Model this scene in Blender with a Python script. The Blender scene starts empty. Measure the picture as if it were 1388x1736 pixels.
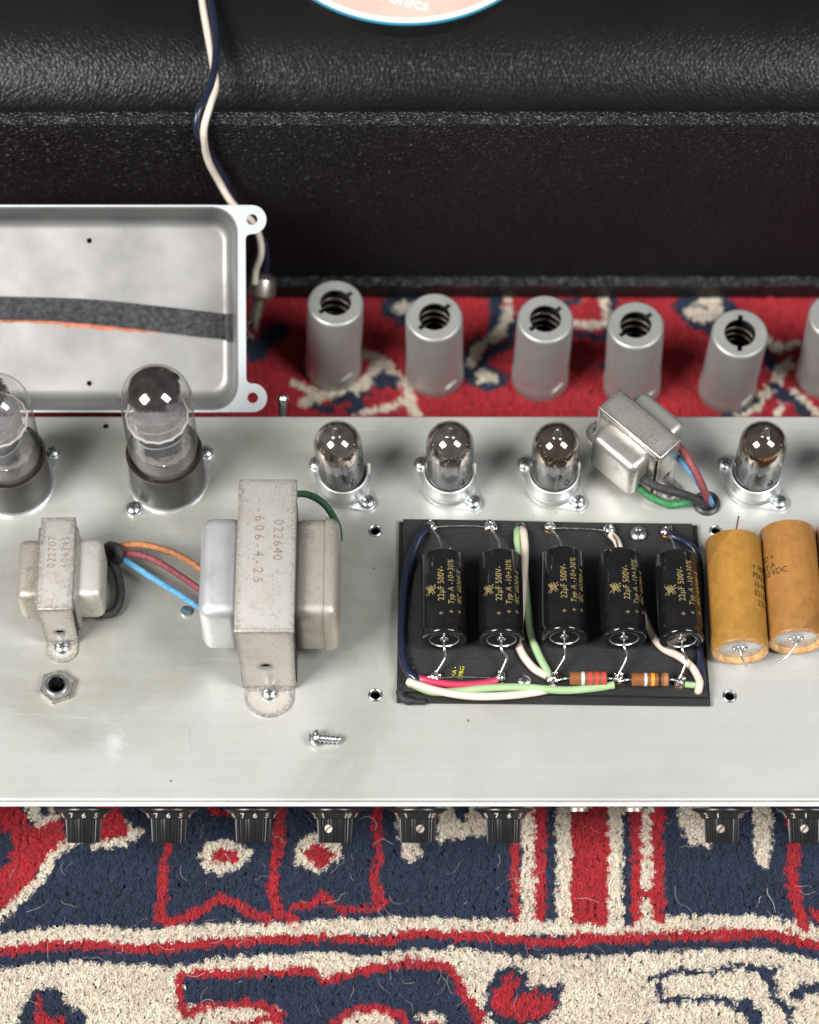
import bpy, bmesh, math, random
import numpy as np
from mathutils import Vector, Matrix, noise as mnoise

R = math.radians
S = 0.001                      # everything below is written in millimetres
scene = bpy.context.scene
random.seed(7)
np.random.seed(7)

# ------------------------------------------------------------------ camera
PITCH = R(61); FPX = 4600.0; DIST = 1150.0; H = 62.0      # H = height of the chassis top above the rug
CY = -DIST * math.cos(PITCH); CZ = H + DIST * math.sin(PITCH)
cam_d = bpy.data.cameras.new('camera'); cam = bpy.data.objects.new('camera', cam_d)
scene.collection.objects.link(cam)
cam.location = (0, CY * S, CZ * S)
cam.rotation_euler = (R(90) - PITCH, 0, 0)
cam_d.sensor_width = 36; cam_d.sensor_fit = 'AUTO'
cam_d.lens = FPX / 1736 * 36
cam_d.clip_start = 0.05; cam_d.clip_end = 20
cam_d.dof.use_dof = True
cam_d.dof.focus_distance = 1.118
cam_d.dof.aperture_fstop = 5.6
scene.camera = cam

# ------------------------------------------------------------------ light
world = bpy.data.worlds.new('World'); scene.world = world; world.use_nodes = True
bg = world.node_tree.nodes['Background']
bg.inputs[0].default_value = (0.93, 0.96, 1.0, 1); bg.inputs[1].default_value = 0.12

def area(name, loc, target, sx, sy, power, col=(1, 1, 1)):
    l = bpy.data.lights.new(name, 'AREA'); l.shape = 'RECTANGLE'; l.size = sx; l.size_y = sy
    l.energy = power; l.color = col
    o = bpy.data.objects.new(name, l); scene.collection.objects.link(o)
    o.location = loc
    o.rotation_euler = (Vector(target) - Vector(loc)).to_track_quat('-Z', 'Y').to_euler()
    return o
area('softbox_left', (-0.98, -0.64, 1.35), (0, -0.04, 0.06), 0.7, 0.7, 51, (1, 0.985, 0.965))
area('softbox_right', (0.98, -0.52, 1.40), (0, -0.04, 0.06), 0.5, 0.8, 29, (0.98, 0.99, 1))

scene.view_settings.view_transform = 'Standard'; scene.view_settings.look = 'None'
scene.view_settings.gamma = 1; scene.view_settings.exposure = 0.12
scene.cycles.use_denoising = True
scene.cycles.max_bounces = 10
scene.cycles.transparent_max_bounces = 16
scene.cycles.sample_clamp_indirect = 6

# ------------------------------------------------------------------ where things stand
def pix(px, py, z=H):
    "point of the place at height z that the photograph shows at (px, py)"
    u = (px - 694) / FPX; v = (868 - py) / FPX
    dy = math.cos(PITCH) + v * math.sin(PITCH); dz = -math.sin(PITCH) + v * math.cos(PITCH)
    t = (z - CZ) / dz
    return Vector((u * t, CY + dy * t, z))
def pixy(px, py, y):
    u = (px - 694) / FPX; v = (868 - py) / FPX
    dy = math.cos(PITCH) + v * math.sin(PITCH); dz = -math.sin(PITCH) + v * math.cos(PITCH)
    t = (y - CY) / dy
    return Vector((u * t, y, CZ + dz * t))

# ------------------------------------------------------------------ materials
def new_mat(name):
    m = bpy.data.materials.new(name); m.use_nodes = True
    nt = m.node_tree
    return m, nt, nt.nodes['Principled BSDF']
def N(nt, typ, **kw):
    n = nt.nodes.new(typ)
    for k, v in kw.items():
        if k.startswith('i_'):
            n.inputs[k[2:].replace('_', ' ')].default_value = v
        else: setattr(n, k, v)
    return n
def noise_node(nt, scale, detail=4, rough=0.55, dist=0.0, coord='Object'):
    tc = N(nt, 'ShaderNodeTexCoord'); n = N(nt, 'ShaderNodeTexNoise')
    n.inputs['Scale'].default_value = scale; n.inputs['Detail'].default_value = detail
    n.inputs['Roughness'].default_value = rough; n.inputs['Distortion'].default_value = dist
    nt.links.new(tc.outputs[coord], n.inputs['Vector'])
    return n
def ramp(nt, src, stops):
    r = N(nt, 'ShaderNodeValToRGB'); e = r.color_ramp.elements
    while len(e) < len(stops): e.new(0.5)
    for el, (p, c) in zip(e, stops):
        el.position = p; el.color = (*c, 1) if len(c) == 3 else c
    nt.links.new(src, r.inputs[0]); return r
def mixc(nt, fac, a, b, mode='MIX'):
    m = N(nt, 'ShaderNodeMix', data_type='RGBA', blend_type=mode)
    for val, idx in ((fac, 0), (a, 6), (b, 7)):
        if hasattr(val, 'links') or hasattr(val, 'is_linked'): nt.links.new(val, m.inputs[idx])
        elif idx == 0: m.inputs[0].default_value = val
        else: m.inputs[idx].default_value = (*val, 1)
    return m.outputs[2]
def g(v): return (v, v, v)
def add_bump(nt, bsdf, src, strength, dist):
    b = N(nt, 'ShaderNodeBump'); b.inputs['Strength'].default_value = strength; b.inputs['Distance'].default_value = dist
    nt.links.new(src, b.inputs['Height']); nt.links.new(b.outputs[0], bsdf.inputs['Normal']); return b
def mat(name, col, rough=0.5, metal=0.0, var=0.12, vscale=150, bump=0.0, bscale=900, spec=0.5, coat=0.0, rvar=0.12, sheen=0.0):
    m, nt, b = new_mat(name)
    n = noise_node(nt, vscale)
    lo = tuple(c * (1 - var) for c in col); hi = tuple(min(1, c * (1 + var)) for c in col)
    r = ramp(nt, n.outputs['Fac'], [(0.3, lo), (0.7, hi)])
    nt.links.new(r.outputs[0], b.inputs['Base Color'])
    rr = ramp(nt, n.outputs['Fac'], [(0.3, g(min(1, rough + rvar))), (0.7, g(max(0.02, rough - rvar * 0.4)))])
    nt.links.new(rr.outputs[0], b.inputs['Roughness'])
    b.inputs['Metallic'].default_value = metal
    b.inputs['Specular IOR Level'].default_value = spec
    b.inputs['Coat Weight'].default_value = coat
    b.inputs['Coat Roughness'].default_value = 0.08
    b.inputs['Sheen Weight'].default_value = sheen
    if bump:
        n2 = noise_node(nt, bscale, 3)
        add_bump(nt, b, n2.outputs['Fac'], bump, 0.0004)
    return m

def chassis_mat():
    m, nt, b = new_mat('chassis_zinc')
    big = noise_node(nt, 9, 5, 0.6, 0.6); mid = noise_node(nt, 38, 5, 0.6, 0.9); fine = noise_node(nt, 900, 2)
    c1 = ramp(nt, big.outputs['Fac'], [(0.33, (0.365, 0.36, 0.31)), (0.5, (0.488, 0.487, 0.460)), (0.74, (0.56, 0.56, 0.545))])
    c2 = ramp(nt, mid.outputs['Fac'], [(0.34, (0.83, 0.83, 0.79)), (0.60, g(1.0))])
    col = mixc(nt, 0.6, c1.outputs[0], c2.outputs[0], 'MULTIPLY')
    # brushed rolling marks running along the length
    tc = N(nt, 'ShaderNodeTexCoord'); mp = N(nt, 'ShaderNodeMapping'); mp.inputs['Scale'].default_value = (6, 420, 60)
    st = N(nt, 'ShaderNodeTexNoise'); st.inputs['Scale'].default_value = 1; st.inputs['Detail'].default_value = 3
    nt.links.new(tc.outputs['Object'], mp.inputs[0]); nt.links.new(mp.outputs[0], st.inputs['Vector'])
    sr = ramp(nt, st.outputs['Fac'], [(0.3, g(0.90)), (0.65, g(1.0))])
    col = mixc(nt, 0.45, col, sr.outputs[0], 'MULTIPLY')
    for sc_n, msk, wd, cc in ((26, 17, 0.0035, (0.34, 0.34, 0.32)), (70, 31, 0.004, (0.36, 0.35, 0.31))):
        hn = noise_node(nt, sc_n, 1, 0.4, 0.3); hm = noise_node(nt, msk, 3, 0.6)
        sb = N(nt, 'ShaderNodeMath', operation='SUBTRACT'); nt.links.new(hn.outputs['Fac'], sb.inputs[0]); sb.inputs[1].default_value = 0.5
        ab = N(nt, 'ShaderNodeMath', operation='ABSOLUTE'); nt.links.new(sb.outputs[0], ab.inputs[0])
        l1 = N(nt, 'ShaderNodeMath', operation='LESS_THAN'); nt.links.new(ab.outputs[0], l1.inputs[0]); l1.inputs[1].default_value = wd
        mk = ramp(nt, hm.outputs['Fac'], [(0.60, g(0)), (0.68, g(0.55))])
        ml = N(nt, 'ShaderNodeMath', operation='MULTIPLY'); nt.links.new(l1.outputs[0], ml.inputs[0]); nt.links.new(mk.outputs[0], ml.inputs[1])
        col = mixc(nt, ml.outputs[0], col, cc)
    for ang_, cc, lo_ in ((0.0, (0.66, 0.67, 0.66), 0.66), (0.45, (0.30, 0.30, 0.28), 0.67), (-0.6, (0.64, 0.65, 0.64), 0.68), (1.5, (0.33, 0.33, 0.30), 0.69)):
        mp2 = N(nt, 'ShaderNodeMapping'); mp2.inputs['Rotation'].default_value = (0, 0, ang_); mp2.inputs['Scale'].default_value = (22, 1500, 40)
        sn = N(nt, 'ShaderNodeTexNoise'); sn.inputs['Scale'].default_value = 1; sn.inputs['Detail'].default_value = 1
        nt.links.new(tc.outputs['Object'], mp2.inputs[0]); nt.links.new(mp2.outputs[0], sn.inputs['Vector'])
        hm = noise_node(nt, 30 + 9 * ang_, 3, 0.6)
        l1 = ramp(nt, sn.outputs['Fac'], [(lo_, g(0)), (lo_ + 0.04, g(1))]); mk = ramp(nt, hm.outputs['Fac'], [(0.50, g(0)), (0.62, g(0.22))])
        ml = N(nt, 'ShaderNodeMath', operation='MULTIPLY'); nt.links.new(l1.outputs[0], ml.inputs[0]); nt.links.new(mk.outputs[0], ml.inputs[1])
        col = mixc(nt, ml.outputs[0], col, cc)
    # dark flecks and grime spots
    v = N(nt, 'ShaderNodeTexVoronoi'); v.inputs['Scale'].default_value = 75
    nt.links.new(tc.outputs['Object'], v.inputs['Vector'])
    vs = N(nt, 'ShaderNodeSeparateColor'); nt.links.new(v.outputs['Color'], vs.inputs[0])
    thr = N(nt, 'ShaderNodeMath', operation='MULTIPLY'); nt.links.new(vs.outputs[0], thr.inputs[0]); thr.inputs[1].default_value = 0.055
    lt = N(nt, 'ShaderNodeMath', operation='LESS_THAN'); nt.links.new(v.outputs['Distance'], lt.inputs[0]); nt.links.new(thr.outputs[0], lt.inputs[1])
    gate = N(nt, 'ShaderNodeMath', operation='GREATER_THAN'); nt.links.new(vs.outputs[1], gate.inputs[0]); gate.inputs[1].default_value = 0.62
    fl = N(nt, 'ShaderNodeMath', operation='MULTIPLY'); nt.links.new(lt.outputs[0], fl.inputs[0]); nt.links.new(gate.outputs[0], fl.inputs[1])
    col = mixc(nt, fl.outputs[0], col, (0.16, 0.145, 0.12))
    # dried drip with a tail near the front
    dp = pix(195, 1262)
    for off, rad, sc_, c in ((Vector((0, 0, 0)), 0.0042, (1, 0.55, 1), (0.64, 0.635, 0.615)), (pix(360, 1205) - dp, 0.010, (1, 1, 1), (0.49, 0.49, 0.465))):
        mpp = N(nt, 'ShaderNodeMapping', vector_type='POINT')
        q = (dp + off) * S
        mpp.inputs['Location'].default_value = (-q.x * sc_[0], -q.y * sc_[1], -q.z)
        mpp.inputs['Scale'].default_value = sc_
        nz = noise_node(nt, 260, 2)
        ad = N(nt, 'ShaderNodeVectorMath', operation='LENGTH')
        nt.links.new(tc.outputs['Object'], mpp.inputs[0]); nt.links.new(mpp.outputs[0], ad.inputs[0])
        ns = N(nt, 'ShaderNodeMath', operation='MULTIPLY_ADD'); nt.links.new(nz.outputs['Fac'], ns.inputs[0]); ns.inputs[1].default_value = 0.006; nt.links.new(ad.outputs['Value'], ns.inputs[2])
        rr = ramp(nt, ns.outputs[0], [(rad * 0.9, g(0.75)), (rad * 1.35, g(0.0))])
        col = mixc(nt, rr.outputs[0], col, c)
    nt.links.new(col, b.inputs['Base Color'])
    b.inputs['Metallic'].default_value = 0.48
    ro = ramp(nt, mid.outputs['Fac'], [(0.3, g(0.46)), (0.7, g(0.36))]); nt.links.new(ro.outputs[0], b.inputs['Roughness'])
    sm = mixc(nt, 0.5, fine.outputs['Fac'], mid.outputs['Fac'])
    add_bump(nt, b, sm, 0.05, 0.0005)
    return m

def worn_metal(name, col, grime=(0.13, 0.115, 0.10), rust=(0.36, 0.17, 0.05), metal=0.55, rough=0.42, amount=0.5, rustiness=0.6, edge=0.9):
    m, nt, b = new_mat(name)
    big = noise_node(nt, 70, 5, 0.6, 0.5); spots = noise_node(nt, 760, 7, 0.74, 0.2); sp2 = noise_node(nt, 140, 6, 0.7, 0.6)
    c = ramp(nt, big.outputs['Fac'], [(0.3, tuple(x * 0.80 for x in col)), (0.65, col)])
    k = ramp(nt, spots.outputs['Fac'], [(0.50, g(0)), (0.62, g(amount))]); kc = ramp(nt, sp2.outputs['Fac'], [(0.45, g(0.05)), (0.60, g(1))])
    km = N(nt, 'ShaderNodeMath', operation='MULTIPLY'); nt.links.new(k.outputs[0], km.inputs[0]); nt.links.new(kc.outputs[0], km.inputs[1])
    stn = ramp(nt, big.outputs['Fac'], [(0.52, g(0)), (0.70, g(amount * 0.7))])
    cst = mixc(nt, stn.outputs[0], c.outputs[0], tuple(x * y for x, y in zip(col, (0.78, 0.68, 0.52))))
    col2 = mixc(nt, km.outputs[0], cst, grime)
    k2 = ramp(nt, sp2.outputs['Fac'], [(0.67, g(0)), (0.76, g(rustiness))])
    col3 = mixc(nt, k2.outputs[0], col2, rust)
    # rubbed dark arrises
    geo = N(nt, 'ShaderNodeNewGeometry'); bv = N(nt, 'ShaderNodeBevel', samples=6); bv.inputs['Radius'].default_value = 0.0036
    dt = N(nt, 'ShaderNodeVectorMath', operation='DOT_PRODUCT'); nt.links.new(bv.outputs[0], dt.inputs[0]); nt.links.new(geo.outputs['Normal'], dt.inputs[1])
    pr = ramp(nt, dt.outputs['Value'], [(0.90, g(1)), (0.9997, g(0))])
    pm = N(nt, 'ShaderNodeMath', operation='MULTIPLY'); nt.links.new(pr.outputs[0], pm.inputs[0])
    kr = ramp(nt, spots.outputs['Fac'], [(0.34, g(0)), (0.54, g(edge))]); nt.links.new(kr.outputs[0], pm.inputs[1])
    col4 = mixc(nt, pm.outputs[0], col3, grime)
    nt.links.new(col4, b.inputs['Base Color'])
    b.inputs['Metallic'].default_value = metal
    rr = ramp(nt, big.outputs['Fac'], [(0.3, g(rough + 0.15)), (0.7, g(rough - 0.06))]); nt.links.new(rr.outputs[0], b.inputs['Roughness'])
    add_bump(nt, b, spots.outputs['Fac'], 0.04, 0.0003)
    return m

def tolex_mat(name='black_tolex', scale=560, rough=0.33, strength=0.9, dist=0.00085, spec=0.40):
    m, nt, b = new_mat(name)
    tc = N(nt, 'ShaderNodeTexCoord')
    nz = noise_node(nt, scale * 0.6, 2)
    wp = N(nt, 'ShaderNodeVectorMath', operation='MULTIPLY_ADD'); nt.links.new(nz.outputs['Color'], wp.inputs[0])
    wp.inputs[1].default_value = (0.0012, 0.0012, 0.0012); nt.links.new(tc.outputs['Object'], wp.inputs[2])
    v = N(nt, 'ShaderNodeTexVoronoi', feature='DISTANCE_TO_EDGE'); v.inputs['Scale'].default_value = scale
    nt.links.new(wp.outputs[0], v.inputs['Vector'])
    r = ramp(nt, v.outputs['Distance'], [(0.0, g(0)), (0.28, g(0.8)), (0.6, g(1))])
    fine = noise_node(nt, scale * 3, 3)
    hgt = mixc(nt, 0.25, r.outputs[0], fine.outputs['Fac'])
    add_bump(nt, b, hgt, strength, dist)
    big = noise_node(nt, 14, 3)
    c = ramp(nt, big.outputs['Fac'], [(0.3, (0.0045, 0.0047, 0.0055)), (0.7, (0.0075, 0.0077, 0.0085))])
    # specks of lint and dust on the covering
    dv = noise_node(nt, 1500, 2); dr = ramp(nt, dv.outputs['Fac'], [(0.74, g(0)), (0.77, g(0.16))])
    nt.links.new(mixc(nt, dr.outputs[0], c.outputs[0], (0.2, 0.2, 0.2)), b.inputs['Base Color'])
    b.inputs['Roughness'].default_value = rough
    b.inputs['Specular IOR Level'].default_value = spec
    return m

def glass_mat(name, tint=(0.97, 0.97, 0.96), edge=(0.70, 0.70, 0.67)):
    m, nt, b = new_mat(name); nt.nodes.remove(b)
    out = nt.nodes['Material Output']
    lw = N(nt, 'ShaderNodeLayerWeight'); lw.inputs['Blend'].default_value = 0.5
    tr = N(nt, 'ShaderNodeBsdfTransparent'); gl = N(nt, 'ShaderNodeBsdfGlossy'); gl.inputs['Roughness'].default_value = 0.03
    er = ramp(nt, lw.outputs['Facing'], [(0.62, tint), (0.95, edge)]); nt.links.new(er.outputs[0], tr.inputs[0])
    pw = N(nt, 'ShaderNodeMath', operation='POWER'); nt.links.new(lw.outputs['Facing'], pw.inputs[0]); pw.inputs[1].default_value = 5
    fr = N(nt, 'ShaderNodeMath', operation='MULTIPLY_ADD'); nt.links.new(pw.outputs[0], fr.inputs[0]); fr.inputs[1].default_value = 0.8; fr.inputs[2].default_value = 0.05
    ms = N(nt, 'ShaderNodeMixShader'); nt.links.new(fr.outputs[0], ms.inputs[0]); nt.links.new(tr.outputs[0], ms.inputs[1]); nt.links.new(gl.outputs[0], ms.inputs[2])
    nt.links.new(ms.outputs[0], out.inputs[0]); return m

def getter_mat(name, z0, z1, col):
    "silvery flash deposited inside a tube's dome; ragged, fading lower limit between heights z0 and z1 (mm, local)"
    m, nt, b = new_mat(name); out = nt.nodes['Material Output']
    tc = N(nt, 'ShaderNodeTexCoord'); sp = N(nt, 'ShaderNodeSeparateXYZ'); nt.links.new(tc.outputs['Object'], sp.inputs[0])
    nz = noise_node(nt, 190, 4)
    a = N(nt, 'ShaderNodeMath', operation='MULTIPLY_ADD'); nt.links.new(nz.outputs['Fac'], a.inputs[0]); a.inputs[1].default_value = 0.008; nt.links.new(sp.outputs[2], a.inputs[2])
    mr = N(nt, 'ShaderNodeMapRange'); nt.links.new(a.outputs[0], mr.inputs[0])
    mr.inputs[1].default_value = z0 * S + 0.004; mr.inputs[2].default_value = z1 * S + 0.004
    c = ramp(nt, nz.outputs['Fac'], [(0.35, tuple(x * 0.55 for x in col)), (0.65, col)])
    nt.links.new(c.outputs[0], b.inputs['Base Color']); b.inputs['Metallic'].default_value = 0.95; b.inputs['Roughness'].default_value = 0.09
    tr = N(nt, 'ShaderNodeBsdfTransparent'); ms = N(nt, 'ShaderNodeMixShader')
    nt.links.new(mr.outputs[0], ms.inputs[0]); nt.links.new(tr.outputs[0], ms.inputs[1]); nt.links.new(b.outputs[0], ms.inputs[2])
    nt.links.new(ms.outputs[0], out.inputs[0]); return m

def mica_mat():
    m, nt, b = new_mat('mica'); n = noise_node(nt, 260, 3)
    r = ramp(nt, n.outputs['Fac'], [(0.3, (0.42, 0.39, 0.385)), (0.7, (0.62, 0.57, 0.56))]); nt.links.new(r.outputs[0], b.inputs['Base Color'])
    b.inputs['Roughness'].default_value = 0.2
    tr = N(nt, 'ShaderNodeBsdfTransparent'); ms = N(nt, 'ShaderNodeMixShader'); ms.inputs[0].default_value = 0.10
    nt.links.new(tr.outputs[0], ms.inputs[1]); nt.links.new(b.outputs[0], ms.inputs[2]); nt.links.new(ms.outputs[0], nt.nodes['Material Output'].inputs[0])
    return m

def paper_mat(name, col, seam, flip):
    m, nt, b = new_mat(name)
    n1 = noise_node(nt, 260, 6, 0.7, 0.4); n2 = noise_node(nt, 60, 4)
    c = ramp(nt, n1.outputs['Fac'], [(0.3, tuple(x * 0.78 for x in col)), (0.7, tuple(min(1, x * 1.12) for x in col))])
    c2 = ramp(nt, n2.outputs['Fac'], [(0.35, g(0.82)), (0.6, g(1))])
    base = mixc(nt, 0.8, c.outputs[0], c2.outputs[0], 'MULTIPLY')
    tc = N(nt, 'ShaderNodeTexCoord'); sp = N(nt, 'ShaderNodeSeparateXYZ'); nt.links.new(tc.outputs['Object'], sp.inputs[0])
    a = N(nt, 'ShaderNodeMath', operation='MULTIPLY_ADD'); nt.links.new(sp.outputs[0], a.inputs[0]); a.inputs[1].default_value = -1.25; nt.links.new(sp.outputs[1], a.inputs[2])
    r = ramp(nt, a.outputs[0], [(0, g(0)), (1, g(1))])
    lt = N(nt, 'ShaderNodeMath', operation='LESS_THAN' if flip else 'GREATER_THAN'); nt.links.new(a.outputs[0], lt.inputs[0]); lt.inputs[1].default_value = seam * S
    base = mixc(nt, lt.outputs[0], base, mixc(nt, 0.75, base, (0.74, 0.68, 0.66), 'MULTIPLY'))
    nt.links.new(base, b.inputs['Base Color'])
    b.inputs['Roughness'].default_value = 0.42; b.inputs['Specular IOR Level'].default_value = 0.4
    add_bump(nt, b, n1.outputs['Fac'], 0.15, 0.0004)
    return m

def fibre_mat():
    m, nt, b = new_mat('wool_pile')
    at = N(nt, 'ShaderNodeAttribute', attribute_type='INSTANCER', attribute_name='tuft_colour')
    n = noise_node(nt, 2600, 2)
    k = ramp(nt, n.outputs['Fac'], [(0.3, g(0.88)), (0.7, g(1.08))])
    nt.links.new(mixc(nt, 1.0, at.outputs['Color'], k.outputs[0], 'MULTIPLY'), b.inputs['Base Color'])
    b.inputs['Roughness'].default_value = 0.85; b.inputs['Specular IOR Level'].default_value = 0.25
    b.inputs['Sheen Weight'].default_value = 0.25; b.inputs['Sheen Roughness'].default_value = 0.5
    tl = N(nt, 'ShaderNodeBsdfTranslucent'); nt.links.new(b.inputs['Base Color'].links[0].from_socket, tl.inputs[0])
    ms = N(nt, 'ShaderNodeMixShader'); ms.inputs[0].default_value = 0.18
    nt.links.new(b.outputs[0], ms.inputs[1]); nt.links.new(tl.outputs[0], ms.inputs[2]); nt.links.new(ms.outputs[0], nt.nodes['Material Output'].inputs[0])
    return m

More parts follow.
